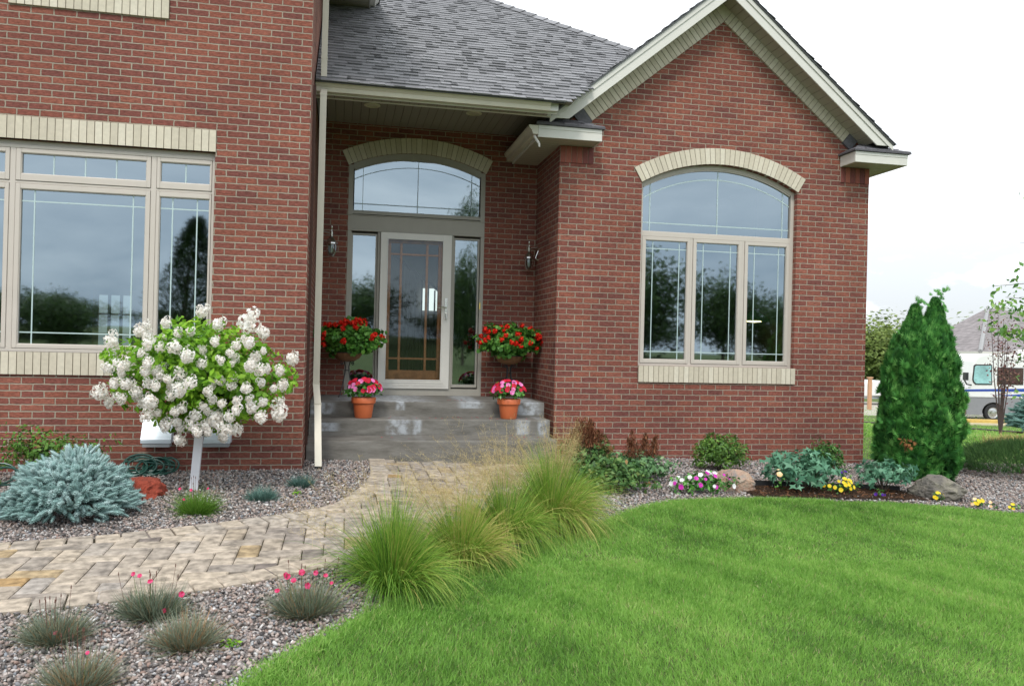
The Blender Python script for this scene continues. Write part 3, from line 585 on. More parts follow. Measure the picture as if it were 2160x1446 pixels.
# left eave of the right wing, corner boxes and their little roofs
SZ, ST = 3.738, 3.873
def hiproof(x0, x1, yf, yb_, z, rise, par_lab=None):
    m = M(); ov = .03; a, b = x0-ov, x1+ov; run = yb_-yf+ov; ins = .30
    bot = [(a, yf-ov, z), (b, yf-ov, z), (b, yb_, z), (a, yb_, z)]; top = [(a+ins, yb_-.03, z+rise), (b-ins, yb_-.03, z+rise), (b-ins, yb_, z+rise), (a+ins, yb_, z+rise)]
    m.add(bot+top, [(0, 1, 5, 4), (1, 2, 6, 5), (3, 0, 4, 7), (0, 3, 2, 1), (4, 5, 6, 7)], .5)
    m.add([(p[0], p[1], p[2]-.022) for p in bot]+bot, [(0, 1, 5, 4), (1, 2, 6, 5), (3, 0, 4, 7), (0, 3, 2, 1)], .2)
    for k in range(3):
        f0, f1 = k/3, (k+1)/3
        for s0 in np.arange(0, 1, .2):
            p = lambda s, f, l: (a+ins*f+(b-a-2*ins*f)*s, yf-ov+(run-.03)*f, z+rise*f+l)
            if random.random() < .8: m.add([p(s0, f0, .001), p(s0+.19, f0, .001), p(s0+.19, f0, .012), p(s0, f0, .012), p(s0, f1, .002), p(s0+.19, f1, .002)], [(0, 1, 2, 3), (3, 2, 5, 4), (0, 3, 4), (1, 5, 2)])
    return m.build('corner_roof', SHDK, H)
for x0, x1 in ((2.558, 3.345), (6.752, 7.519)):
    m = M(); m.box(x0, RF, SZ, x1, RF+.02, ST+.005); m.box(x0+.002, RF-.006, ST-.038, x1-.002, RF, ST+.004)
    side = x1 if x0 < 4 else x0; o_ = -1 if x0 < 4 else 0
    m.box(side+o_*.02, RF+.02, SZ, side+(o_+1)*.02, RY-.002, ST+.004)
    m.build('cornice_box', FASC, H, bevel=.003)
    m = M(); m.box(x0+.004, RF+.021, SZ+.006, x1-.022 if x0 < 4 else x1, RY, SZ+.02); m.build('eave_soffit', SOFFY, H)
    hiproof(x0, x1, RF, RY, ST+.03, .15)
for b in ((2.558, RF+.02, SZ, 2.576, EY-.02, ST+.03), (7.50, RF+.02, SZ, 7.519, 9, ST+.03)):
    m = M(); m.box(*b); m.build('fascia', FASC, H)
for b in ((2.577, RY, SZ+.006, XR, EY-.003, SZ+.02), (XE, RY, SZ+.006, 7.5, 9, SZ+.02)):
    m = M(); m.box(*b); m.build('eave_soffit', SOFFY, H)
gutter(RF-.002, EY-.02, 2.556, ST, axis='y'); 
sp_ = M(); sp_.tube([(2.515, RF+.02, SZ+.01), (2.54, RF+.0, SZ-.04), (2.565, RF-.02, SZ-.085)], .016, 8); sp_.tube([(2.565, RF-.02, SZ-.087), (2.57, RF-.022, SZ-.125)], [.014, .011], 8); sp_.build('gutter_outlet', WHITE, H)
# gable: rake boards, soffits, roof slopes
RX, RZ = 4.99, 5.67
def rk(x, dz=0): return RZ+dz-.82*abs(x-RX)
for sgn, xe in ((-1, 2.69), (1, 7.29)):
    def strip(m, zlo, zhi, y0, y1, xa=RX, xb=xe):
        ps = [(xa, rk(xa, zlo)), (xb, rk(xb, zlo)), (xb, rk(xb, zhi)), (xa, rk(xa, zhi))]; m.prism(ps if sgn > 0 else ps[::-1], y0, y1)
    xl = 2.93 if sgn < 0 else 7.06
    m = M(); ps = [(RX, rk(RX)), (xl, rk(xl)), (xe, rk(xe, .19)), (RX, rk(RX, .19))]; m.prism(ps if sgn > 0 else ps[::-1], RF, RF+.02)
    strip(m, .125, .195, RF-.014, RF-.001); m.build('rake_board', FASC, H, bevel=.003)
    m = M(); strip(m, .05, .065, RF+.02, RY-.004, xb=(2.93 if sgn < 0 else 7.06)); m.build('rake_soffit', board_mat('rake_soffit_boards%d' % (sgn > 0), (.36, .33, .26, 1), .085, 0), H)
    m = M(); strip(m, .196, .215, RF-.03, 9.0); sl_ = math.hypot(1, .82); U = (0, 1, 0); V = (-sgn/sl_, 0, .82/sl_); Nn = (sgn*.82/sl_, 0, 1/sl_)
    shingles(m, (xe+sgn*.02, RF-.045, rk(xe+sgn*.02, .216)), U, V, Nn, 21, lambda v: (0, 4.0)); o = m.build('shingle_roof', SHING, H); o['label'] = 'gable roof slope of the right wing'
rc = M()
for i in range(12): rc.add([(RX-.12, RF-.03+i*.25, rk(RX-.12, .235)), (RX, RF-.03+i*.25, rk(RX, .25)), (RX+.12, RF-.03+i*.25, rk(RX+.12, .235)), (RX-.12, RF+.25+i*.25, rk(RX-.12, .225)), (RX, RF+.25+i*.25, rk(RX, .24)), (RX+.12, RF+.25+i*.25, rk(RX+.12, .225))], [(0, 1, 4, 3), (1, 2, 5, 4), (0, 2, 1)])
rc.build('ridge_cap', SHING, H)
# upper eave of the left wing and its roof
m = M(); m.box(.002, -.45, 5.80, .60, 3.14, 5.82); m.box(-6.4, -.45, 5.80, .002, -.001, 5.82); m.build('eave_soffit', SOFFY, H)
for b in ((.60, -.47, 5.79, .62, 3.14, 5.96), (.0, 3.14, 5.79, .62, 3.16, 6.0), (-6.4, -.47, 5.79, .60, -.45, 5.96)):
    m = M(); m.box(*b); m.build('fascia', FASC, H)
gutter(-.47, 3.14, .622, 5.96, axis='y', s=-1, m_=WHITE)
m = M(); m.add([(.75, -.6, 5.95), (.75, 9, 5.95), (-3, 9, 8.8), (-3, 3.2, 8.8), (-6.6, -.6, 5.95), (-6.6, 9, 5.95)], [(0, 1, 2, 3), (0, 3, 4), (4, 3, 2, 5)]); o = m.build('shingle_roof', SHING, H); o['label'] = 'upper roof of the left wing'
# downspouts
def downspout(pts, w, d_, label, outlet=True):
    m = M(); pts = [Vector(p) for p in pts]
    for i in range(len(pts)-1):
        a, b = pts[i], pts[i+1]
        q = [(-w/2, -d_/2), (w/2, -d_/2), (w/2, d_/2), (-w/2, d_/2)]
        m.add([(a.x+u, a.y+v, a.z) for u, v in q]+[(b.x+u, b.y+v, b.z) for u, v in q], [(0, 1, 5, 4), (1, 2, 6, 5), (2, 3, 7, 6), (3, 0, 4, 7)])
    o = m.build('downspout', GUT, H, smooth=False); o['label'] = label
    c = M()
    for i, p in enumerate(pts[1:-1]): c.box(p.x-w/2-.003, p.y-d_/2-.003, p.z-.012, p.x+w/2+.003, p.y+d_/2+.003, p.z+.012)
    if len(c.v): c.build('joint', GUT, o)
    if outlet:
        p = pts[-1]; e = M(); e.box(p.x-w/2-.002, p.y-d_/2-.004, p.z-.055, p.x+w/2+.002, p.y+d_/2+.002, p.z+.001); e.build('outlet', BLACK, o)
downspout([(.102, .745, 3.95), (.10, .62, 3.86), (.10, .6, .82), (.125, .42, .62), (.155, .02, .045)], .066, .05, 'tall almond downspout beside the porch steps')
downspout([(.10, .78, 5.9), (.095, .78, 4.3), (.095, .78, 4.07)], .062, .05, 'upper downspout standing on the porch roof', False)
m = M(); m.box(.003, .45, .2, .03, .49, 3.9); m.build('corner_shadow_strip', pbr('shadow_brown_strip', (.07, .03, .02, 1), .7), H)  # dark strip added for the shadow and brown side behind the downspout
# dryer hoods low on the left wall
for x0, x1, z0, z1 in ((-1.445, -1.178, .285, .53), (-.93, -.655, .285, .50)):
    h = M(); y_ = -.125
    h.prism([(-.002, z0-.0), (y_, z0), (y_, z0+.035), (-.03, z1), (-.002, z1)], x0, x1, axis=0); o = h.build('vent_hood', STEEL, H, bevel=.003)
    q = M(); q.box(x0+.015, y_+.008, z0-.035, x1-.015, -.004, z0-.001); q.build('vent_flap', pbr('vent_grey', (.3, .31, .32, 1), .5), o)

# lanterns and soffit lights (things of their own)
def lantern(x, y, z, side, label):
    """side -1: arm leaves a wall at x on the left of the lamp, +1: on its right"""
    t = thing('wall_lantern', label, 'lantern', (x, y, z), 'nickel lanterns flanking the front door')
    wx = x+side*.15
    m = M(); m.tube([(wx, y, z+.165), (wx-side*.02, y, z+.165)], .045, 14); m.tube([(wx, y, z+.165), (x+side*.05, y, z+.15), (x, y, z+.135)], [.017, .013, .012], 8)
    m.tube([(wx-side*.01, y, z+.15), (x+side*.09, y, z+.02), (wx-side*.015, y, z-.02)], .006, 6); m.build('arm', CHROME, t)
    m = M(); m.lathe([(.001, .245), (.014, .235), (.016, .22), (.008, .205), (.010, .17), (.022, .16), (.018, .10), (.03, .085), (.05, .06), (.062, .028), (.080, .022), (.080, .006), (.066, .0), (.055, 0)], (x, y, z), 20); m.build('cap', CHROME, t)
    m = M(); m.lathe([(.060, 0), (.064, -.04), (.058, -.10), (.040, -.145), (.015, -.16), (.001, -.162)], (x, y, z), 18); m.build('glass_globe', SMOKE, t)
    m = M(); m.lathe([(.012, 0), (.014, -.04), (.02, -.07), (.012, -.10), (.001, -.105)], (x, y, z), 12); m.build('bulb', pbr('frosted_bulb', (.5, .5, .48, 1), .3), t)
SMOKE = glass_mat('lantern_glass', .08, (.9, .95, .95, 1))
lantern(.19, 2.42, 2.50, -1, 'nickel wall lantern half hidden behind the tall downspout')
lantern(2.79, 2.50, 2.44, 1, 'nickel wall lantern in the corner right of the front door')
for x, y, lab in ((.64, 1.78, 'round recessed soffit light nearer the downspout'), (1.88, 1.76, 'round recessed soffit light nearer the gable')):
    t = thing('soffit_light', lab, 'ceiling light', (x, y, 4.13), 'recessed lights in the porch soffit')
    m = M(); m.lathe([(.098, 0), (.098, -.008), (.07, -.013), (.07, -.002)], (x, y, 4.129), 28); m.build('trim_ring', pbr('ivory_ring', (.62, .6, .42, 1), .4), t)
    m = M(); m.lathe([(.07, -.003), (.04, -.001), (.001, -.001)], (x, y, 4.127), 24); m.build('lens', pbr('ivory_lens', (.5, .48, .34, 1), .5), t)

# ------------------------------------------------------------------ paved walk
PAV = ramp_mat('tumbled_paver', [(0, (.16, .135, .12, 1)), (.2, (.27, .235, .20, 1)), (.42, (.34, .29, .235, 1)), (.66, (.38, .32, .25, 1)), (.8, (.30, .27, .24, 1)), (.93, (.33, .25, .15, 1)), (1, (.32, .21, .10, 1))], .85, .25, pnoise=.42, pscale=17, bump=.9)
JOINT = ground_mat('paver_joint_sand', (.07, .055, .04, 1), (.14, .11, .08, 1), (.05, .06, .03, 1), 4, 40)
struct(poly_sheet('path_base', PATH, .012, JOINT))
pv = M(); INS = np.array(PATH)
def paver(cx, cy, lx, ly, dz, rot=0, r=None):
    c, s = math.cos(rot), math.sin(rot); q = .003; b = .009; tz = random.uniform(-.002, .002); vs_ = []
    for ins, z in ((q, -.03), (q, -.007), (q+b, 0)):
        for sx, sy in ((-1, -1), (1, -1), (1, 1), (-1, 1)):
            x, y = sx*(lx/2-ins)+random.uniform(-.0018, .0018), sy*(ly/2-ins)+random.uniform(-.0018, .0018); X, Y = cx+x*c-y*s, cy+x*s+y*c
            vs_.append((X, Y, G(X, Y)+dz+z+tz))
    fs = [(8, 9, 10, 11)]
    for k in (0, 4):
        for i in range(4): fs.append((k+i, k+(i+1) % 4, k+4+(i+1) % 4, k+4+i))
    pv.add(vs_, fs, random.betavariate(1.5, 1.5) if r is None else r)
Wp = .134; cells = []
for k in range(-70, 70):
    for mm in range(-20, 20):
        cells.append(((k+4*mm+1)*Wp, (k+.5)*Wp, 2*Wp, Wp)); cells.append(((k+4*mm+2.5)*Wp, k*Wp, Wp, 2*Wp))
cells = [c for c in cells if -3.7 < c[0] < 2.8 and -4.4 < c[1] < .7]
cc = np.array([(c[0], c[1]) for c in cells]); keep = pip(cc, PATH)
PP = np.array(PATH); PQ = np.roll(PP, -1, 0)
def edge_dist(p):
    d = PQ-PP; t = np.clip(((p-PP)*d).sum(1)/np.maximum((d*d).sum(1), 1e-9), 0, 1); return np.hypot(*(PP+d*t[:, None]-p).T).min()
for c, k in zip(cells, keep):
    if k and edge_dist(np.array(c[:2])) > .10: paver(*c, .028)
for line, sg in ((PN, 1), (PS, 1)):
    P = np.array(line); sgl = np.hypot(*np.diff(P, axis=0).T); cum = np.concatenate([[0], np.cumsum(sgl)]); s = .08
    while s < cum[-1]-.05:
        i = np.searchsorted(cum, s)-1; t = (s-cum[i])/sgl[i]; p = P[i]+(P[i+1]-P[i])*t; d = (P[i+1]-P[i])/sgl[i]; nrm = np.array([d[1], -d[0]])
        c = p+nrm*.088; paver(c[0], c[1], .155, .185, .034, math.atan2(d[1], d[0]), random.choice((.3, .45, .5, .55, .75, .6))); s += .158
struct(pv.build('paver_path', PAV, smooth=False))

# ------------------------------------------------------------------ gravel and grass (stuff)
ph = (1+5**.5)/2; ICO = np.array([(-1, ph, 0), (1, ph, 0), (-1, -ph, 0), (1, -ph, 0), (0, -1, ph), (0, 1, ph), (0, -1, -ph), (0, 1, -ph), (ph, 0, -1), (ph, 0, 1), (-ph, 0, -1), (-ph, 0, 1)])/1.9
IF = np.array([(0, 11, 5), (0, 5, 1), (0, 1, 7), (0, 7, 10), (0, 10, 11), (1, 5, 9), (5, 11, 4), (11, 10, 2), (10, 7, 6), (7, 1, 8), (3, 9, 4), (3, 4, 2), (3, 2, 6), (3, 6, 8), (3, 8, 9), (4, 9, 5), (2, 4, 11), (6, 2, 10), (8, 6, 7), (9, 8, 1)])
def pts_in(poly, n, x0, x1, y0, y1, z=0):
    P = np.stack([rng.uniform(x0, x1, n), rng.uniform(y0, y1, n)], 1); P = P[pip(P, poly)]
    return np.column_stack([P, g(P[:, 0], P[:, 1])+z])
GRAV = ramp_mat('river_gravel', [(0, (.03, .028, .03, 1)), (.18, (.11, .10, .095, 1)), (.34, (.24, .215, .20, 1)), (.48, (.35, .27, .23, 1)), (.6, (.42, .39, .37, 1)), (.74, (.25, .17, .14, 1)), (.88, (.20, .215, .235, 1)), (1, (.62, .60, .57, 1))], .7, .3, pnoise=.15, pscale=60)
PATHX = np.array(PATH)
Q = [pts_in(BED, 85000, -3, 1.6, -6, -2.3), pts_in(BED, 68000, -3.8, 2.9, -2.9, .65), pts_in(BED, 80000, 2.3, 11.2, -2, 2)]
P = np.concatenate(Q); P = P[~pip(P[:, :2], PATH)]; P = P[in_view(P)]; P = P[~((P[:, 0] > 7.15) & (P[:, 1] > 1.85))]
n = len(P); sc = rng.uniform(.0055, .0125, n)*np.where(P[:, 1] > -1.5, 1.15, 1.0); P[:, 2] += rng.uniform(.002, .022, n)
S3 = np.stack([sc*rng.uniform(.8, 1.5, n), sc*rng.uniform(.7, 1.1, n), sc*rng.uniform(.5, .9, n)], 1)
Mt = frames(rdir(n)*[1, 1, .45]+[0, 0, .9])*S3[:, None, :]
J = ICO*(1+rng.uniform(-.16, .16, (12, 1)))
print('stones', n)
tag(scatter('gravel', J, IF, P, Mt, rng.beta(1.3, 1.3, n), GRAV), 'pinkish grey river gravel filling the planting beds', 'gravel', kind='stuff')

def blades(name, B, D, Ln, Wd, droop, m, rnd, seg=5, parent=None, tipw=.05, wave=0):
    n = len(B); t = np.linspace(0, 1, seg+1); up = np.array([0, 0, 1.])
    C = B[:, None]+D[:, None]*(Ln[:, None]*t)[..., None]; C[..., 2] -= (droop*Ln)[:, None]*t**2
    if wave: C[..., :2] += (rng.normal(0, wave, (n, 1, 2)))*(t**2)[None, :, None]
    sd = np.cross(D, up)+rng.normal(0, .35, (n, 3)); sd /= np.linalg.norm(sd, axis=1, keepdims=True)
    w = (Wd[:, None]*np.clip(np.minimum(1, (1-t)*1.6+tipw), 0, 1))[..., None]
    V = np.stack([C-sd[:, None]*w/2, C+sd[:, None]*w/2], 2).reshape(-1, 3); k = 2*(seg+1)
    i = np.arange(seg)*2; F = np.stack([i, i+1, i+3, i+2], 1); Fc = (F[None]+(np.arange(n)*k)[:, None, None]).reshape(-1, 4)
    return raw(name, V, Fc, np.repeat(rnd, k), m, parent)
def lownoise(P, s, seed=0):
    r = np.random.default_rng(seed); o = np.zeros(len(P))
    for k in range(7):
        a = r.uniform(0, 2*PI); f = s*r.uniform(.5, 2.2); o += np.sin(P[:, 0]*f*math.cos(a)+P[:, 1]*f*math.sin(a)+r.uniform(0, 6))
    return o/3.2
GRASS = ramp_mat('lawn_grass', [(0, (.075, .18, .030, 1)), (.35, (.175, .37, .058, 1)), (.7, (.285, .51, .10, 1)), (.9, (.39, .60, .15, 1)), (.97, (.42, .42, .18, 1)), (1, (.5, .44, .25, 1))], .5, .35, trans=.45)
def lawn(n, x0, x1, y0, y1, L0, L1, W_, far=False):
    P = np.column_stack([rng.uniform(x0, x1, n), rng.uniform(y0, y1, n)]); edge = lownoise(P*6, 1, 9)*.015
    P = P[~pip(P+edge[:, None], BED)]; P = P[~((P[:, 0] > -6) & (P[:, 0] < 7.2) & (P[:, 1] > 0))]
    P = np.column_stack([P, g(P[:, 0], P[:, 1])]); P = P[in_view(P, .12)]; n = len(P)
    D = rng.normal(0, .42, (n, 3)); D[:, 2] = 1; a = lownoise(P, 2.5, 3); D[:, 0] += .25*a; D /= np.linalg.norm(D, axis=1, keepdims=True)
    r = np.clip(.50+.17*lownoise(P, 1.6, 1)+.09*lownoise(P, 7, 2)+.08*lownoise(P, 19, 4)+rng.normal(0, .17, n), 0, .93); r = r+.055*np.sin((P[:, 0]*.82+P[:, 1]*.57)*2*PI/.62); r = np.where(rng.random(n) < .03, rng.uniform(.95, 1, n), r)
    return P, D, rng.uniform(L0, L1, n)*(1+.25*lownoise(P, 5, 5)), np.full(n, W_)*rng.uniform(.7, 1.3, n), r
PARTS = [lawn(330000, -.7, 5.2, -5.9, -2.9, .026, .055, .0034), lawn(300000, .3, 9.0, -3.9, -.95, .028, .052, .0045), lawn(60000, 6.5, 16, -3, 9, .03, .06, .011), lawn(45000, 10, 40, 3, 34, .04, .08, .05)]
P, D, Ln, Wd, R = [np.concatenate([q[i] for q in PARTS]) for i in range(5)]
print('blades', len(P))
tag(blades('lawn_grass', P, D, Ln, Wd, np.full(len(P), .22), GRASS, R, seg=2), 'thick bright green mown lawn', 'grass', kind='stuff')
# taller ragged fringe along the lawn edge
E_ = np.array([tuple(p) for p in LC]); i = rng.integers(4, 60, 26000); i = i % (len(E_)-1); t = rng.random(len(i))[:, None]; P = E_[i]+(E_[i+1]-E_[i])*t+rng.normal(0, .035, (len(i), 2)); P[:, 1] -= .03
P = np.column_stack([P, g(P[:, 0], P[:, 1])]); P = P[in_view(P)]; n = len(P); D = rng.normal(0, .55, (n, 3)); D[:, 2] = 1; D[:, 1] += .15; D /= np.linalg.norm(D, axis=1, keepdims=True)
tag(blades('lawn_edge_grass', P, D, rng.uniform(.04, .085, n), np.full(n, .0038), np.full(n, .35), GRASS, np.clip(rng.normal(.6, .2, n), 0, .96), seg=2), 'longer ragged grass hanging over the edge of the bed', 'grass', kind='stuff')

# ------------------------------------------------------------------ plants
LEAF = np.array([(-.5, 0, 0), (-.1, -.26, .04), (.5, 0, -.06), (-.1, .26, .04)]); LF = np.array([(0, 1, 2, 3)])
ROUND = np.array([(.5*math.cos(a), .5*math.sin(a), .05*math.cos(2*a)) for a in np.linspace(0, 2*PI, 7)[:-1]]); RF6 = np.array([tuple(range(6))])
def lump(d, seed, amp=.25):
    r = np.random.default_rng(seed); o = np.zeros(len(d))
    for k in range(9):
        v = r.normal(size=3); v /= np.linalg.norm(v); o += np.cos(r.uniform(2, 5.5)*(d@v)*2+r.uniform(0, 6))
    return 1+amp*o/3
def crown_pts(c, rad, n, seed, amp=.25, fill=.5, low=-1):
    d = rdir(int(n*1.6)); d = d[d[:, 2] > low][:n]; f = lump(d, seed, amp)*(1-fill*rng.random(len(d))**2.0)
    return np.array(c)+d*f[:, None]*np.array(rad), d
def leaves(name, c, rad, n, size, m, parent, seed=1, amp=.25, fill=.5, out=.7, low=-1, tpl=LEAF, tf=LF, jit=.3):
    P, d = crown_pts(c, rad, n, seed, amp, fill, low); k = len(P)
    Mx = frames(d*out+rng.normal(0, .55, (k, 3))+[0, 0, .35])*(size*rng.uniform(1-jit, 1+jit, k))[:, None, None]
    rr = np.clip(.5+.16*np.sin(P[:, 0]*23/max(rad[0], .1)*.3+seed)*np.cos(P[:, 2]*19+seed)+rng.normal(0, .19, k), 0, 1)
    return scatter(name, tpl, tf, P, Mx, rr, m, parent)
def stems(name, c, base, rad, n, r0, m, parent):
    mm_ = M(); c = np.array(c)
    for i in range(n):
        d = rdir(1)[0]; d[2] = abs(d[2])*.8; e = c+d*np.array(rad)*.8; b = np.array(base)+rng.normal(0, r0, 3)*[1, 1, 0]; md = (b+e)/2+rng.normal(0, .03, 3)
        mm_.tube([b, md, e], [r0, r0*.7, r0*.35], 5)
    return mm_.build(name, m, parent)
def gr(a, b, c, d=None): return [(0, a), (.5, b), (1, c)] if d is None else [(0, a), (.4, b), (.8, c), (1, d)]
HYL = ramp_mat('hydrangea_leaf', gr((.07, .20, .015, 1), (.21, .44, .03, 1), (.38, .60, .06, 1)), .45, .35, trans=.35)
HYF = ramp_mat('hydrangea_petal', gr((.90, .80, .72, 1), (.96, .93, .88, 1), (.98, .97, .95, 1)), .7, .2, trans=.5)
STEM = pbr('green_stem', (.10, .16, .04, 1), .6)
HY = thing('hydrangea_tree', 'small standard hydrangea covered in creamy white flower heads in front of the wide window', 'flowering tree', (-.83, -.8, G(-.83, -.8)))
HC = (-.82, -.80, .93)
leaves('foliage', (-.82, -.80, .98), (.67, .50, .38), 5200, .075, HYL, HY, 4, .20, .8, low=-.8)
leaves('lower_foliage', (-.80, -.8, .68), (.42, .36, .24), 1600, .072, HYL, HY, 5, .2, .8)
m = M(); m.tube([(-.845, -.8, -.1), (-.835, -.8, .2), (-.80, -.79, .42), (-.79, -.8, .55)], [.018, .017, .015, .014], 8)
for i in range(46):
    d = rdir(1)[0]; d[2] = abs(d[2])*.7-.1; e = np.array(HC)+d*[.68, .5, .42]; m.tube([(-.79, -.8, .5+.1*random.random()), tuple((np.array([-.79, -.8, .6])*.5+e*.5)+rng.normal(0, .03, 3)), tuple(e)], [.009, .006, .003], 5)
m.build('trunk', BARK, HY)
m = M(); m.box(-.872, -.845, -.05, -.805, -.84, .44, rot=Matrix.Rotation(.07, 3, 'Y')); m.box(-.872, -.84, -.05, -.868, -.80, .44, rot=Matrix.Rotation(.07, 3, 'Y'), piv=(-.8385, -.8425, .195)); m.box(-.809, -.84, -.05, -.805, -.80, .44, rot=Matrix.Rotation(.07, 3, 'Y'), piv=(-.8385, -.8425, .195))
m.build('trunk_guard', pbr('white_plastic_guard', (.72, .72, .76, 1), .4, var=.03), HY)
HEADS = [(-0.77,-1.01,1.5,0.048),(-0.4,-1.02,1.43,0.071),(-0.63,-1.07,1.39,0.048),(-0.29,-1.05,1.33,0.053),(-1.25,-1.01,1.32,0.052),(-1.18,-1.11,1.37,0.03),(-1.45,-1.03,1.24,0.05),(-1.04,-1.06,1.39,0.039),(-0.92,-1.22,1.31,0.038),(-0.83,-1.19,1.32,0.038),(-1.17,-1.08,1.29,0.034),(-1.14,-1.19,1.22,0.042),(-1.06,-1.06,1.27,0.026),(-0.64,-1.23,1.25,0.038),(-0.39,-1.21,1.25,0.052),(-0.47,-1.25,1.23,0.034),(-1.05,-1.2,1.19,0.032),(-0.94,-1.24,1.2,0.052),(-1.19,-1.16,1.14,0.042),(-1.45,-0.99,1.12,0.034),(-0.83,-1.28,1.14,0.05),(-0.74,-1.2,1.18,0.03),(-0.52,-1.18,1.16,0.039),(-0.34,-1.15,1.13,0.048),(-0.27,-1.19,1.18,0.026),(-1.44,-1.14,1.03,0.042),(-1.34,-1.22,1.04,0.042),(-1.3,-1.12,1.05,0.041),(-1.12,-1.29,1.07,0.04),(-1.15,-1.25,1.0,0.04),(-0.73,-1.22,1.08,0.036),(-0.59,-1.28,1.1,0.03),(-0.49,-1.1,1.11,0.031),(-0.36,-1.3,1.06,0.047),(-0.51,-1.18,1.07,0.028),(-1.06,-1.14,1.02,0.043),(-1.05,-1.2,0.97,0.034),(-1.09,-1.19,1.0,0.03),(-0.91,-1.18,0.99,0.051),(-0.05,-1.01,1.12,0.054),(-0.79,-1.35,0.93,0.042),(-0.29,-1.23,1.03,0.039),(-0.25,-1.06,1.03,0.031),(-0.15,-1.05,1.02,0.04),(-0.5,-1.15,0.96,0.039),(-0.51,-1.18,0.91,0.035),(-0.6,-1.19,0.94,0.034),(-1.39,-1.13,0.9,0.042),(-1.29,-1.17,0.9,0.051),(-1.35,-1.12,0.97,0.03),(-1.53,-1.03,0.83,0.053),(-1.14,-1.2,0.91,0.035),(-1.07,-1.26,0.89,0.033),(-0.99,-1.23,0.94,0.034),(-0.98,-1.14,0.88,0.034),(-0.89,-1.3,0.88,0.05),(-0.66,-1.17,0.9,0.03),(-0.29,-1.15,0.92,0.035),(-0.12,-1.04,0.9,0.045),(-0.19,-1.07,0.87,0.031),(-1.24,-1.16,0.85,0.038),(-0.68,-1.23,0.85,0.032),(-0.39,-1.24,0.88,0.041),(-1.25,-1.01,0.79,0.043),(-1.11,-1.24,0.77,0.055),(-1.2,-1.1,0.75,0.034),(-0.97,-1.19,0.81,0.032),(-0.66,-1.15,0.78,0.034),(-0.58,-1.18,0.75,0.036),(-0.47,-1.13,0.77,0.039),(-1.47,-0.99,0.75,0.043),(-1.36,-1.12,0.78,0.042),(-0.89,-1.11,0.71,0.039),(-0.94,-1.17,0.68,0.036),(-0.73,-1.13,0.72,0.035),(-0.78,-1.14,0.66,0.039),(-0.7,-1.12,0.68,0.026),(-0.46,-1.19,0.7,0.039),(-0.35,-1.13,0.72,0.052),(-0.27,-1.11,0.76,0.039),(-0.15,-1.04,0.69,0.062),(-0.38,-1.07,0.78,0.031),(-0.13,-1.01,0.76,0.027),(-0.28,-1.13,0.64,0.052),(-0.64,-1.07,0.62,0.065),(-0.52,-1.19,0.65,0.036),(-1.16,-1.11,0.65,0.043),(-1.1,-1.05,0.66,0.035),(-1.02,-1.09,0.57,0.047),(-0.94,-1.08,0.59,0.039),(-0.91,-1.07,0.55,0.03),(-0.82,-1.12,0.58,0.039),(-0.71,-1.1,0.57,0.043),(-0.77,-1.17,0.52,0.039),(-0.69,-1.11,0.51,0.035),(-0.49,-1.06,0.54,0.044),(-0.57,-1.13,0.53,0.052),(-0.92,-1.02,0.45,0.048),(-0.6,-0.96,0.45,0.04)]
def flower_head(name, R, seed, n=230):
    r = np.random.default_rng(seed); d = r.normal(size=(n, 3)); d /= np.linalg.norm(d, axis=1, keepdims=True); f = 1+.10*np.cos(d[:, 0]*9+seed)*np.cos(d[:, 2]*8)
    lb = np.array([(.38, 0, -.3), (-.36, .1, -.25), (0, -.25, .45), (.1, .35, 0), (-.05, .05, -.55)])*R; which = r.integers(0, 5, n)
    P = lb[which]*(1+.3*math.sin(seed))+d*[R*.66, R*.66, R*.66]*f[:, None]*r.uniform(.84, 1, n)[:, None]; Mx = frames(d+r.normal(0, .28, (n, 3)))*(R*.36*r.uniform(.8, 1.2, n))[:, None, None]
    T = np.array([(.5, 0, .1), (.15, .15, 0), (0, .5, .1), (-.15, .15, 0), (-.5, 0, .1), (-.15, -.15, 0), (0, -.5, .1), (.15, -.15, 0)]); T[[0, 2, 4, 6], :2] *= 1.0; T[[1, 3, 5, 7], :2] *= 1.7
    o = scatter(name, T, np.array([tuple(range(8))]), P, Mx, np.clip(r.normal(.60, .27, n), 0, 1), HYF, HY); return o
PROTO = [flower_head('flower_head', 1.0, s) for s in (1, 2, 3, 4, 5)]
def place(o, loc, s, rot=(0, 0, 0), parent=None, first=False):
    c = o if first else o.copy()
    if not first: COL.objects.link(c)
    if parent is not None: c.parent = parent; c.matrix_parent_inverse = parent.matrix_basis.inverted()
    c.location = loc; c.scale = (s, s, s) if not hasattr(s, '__len__') else s; c.rotation_euler = rot; return c
for i, (x, y, z, r) in enumerate(HEADS):
    place(PROTO[i % 5], (x, y-.09, z), (r*1.18, r*1.18, r*random.uniform(1.05, 1.35)), (random.uniform(-.4, .4), random.uniform(-.5, .5), random.uniform(0, 6)), HY, i < 5)

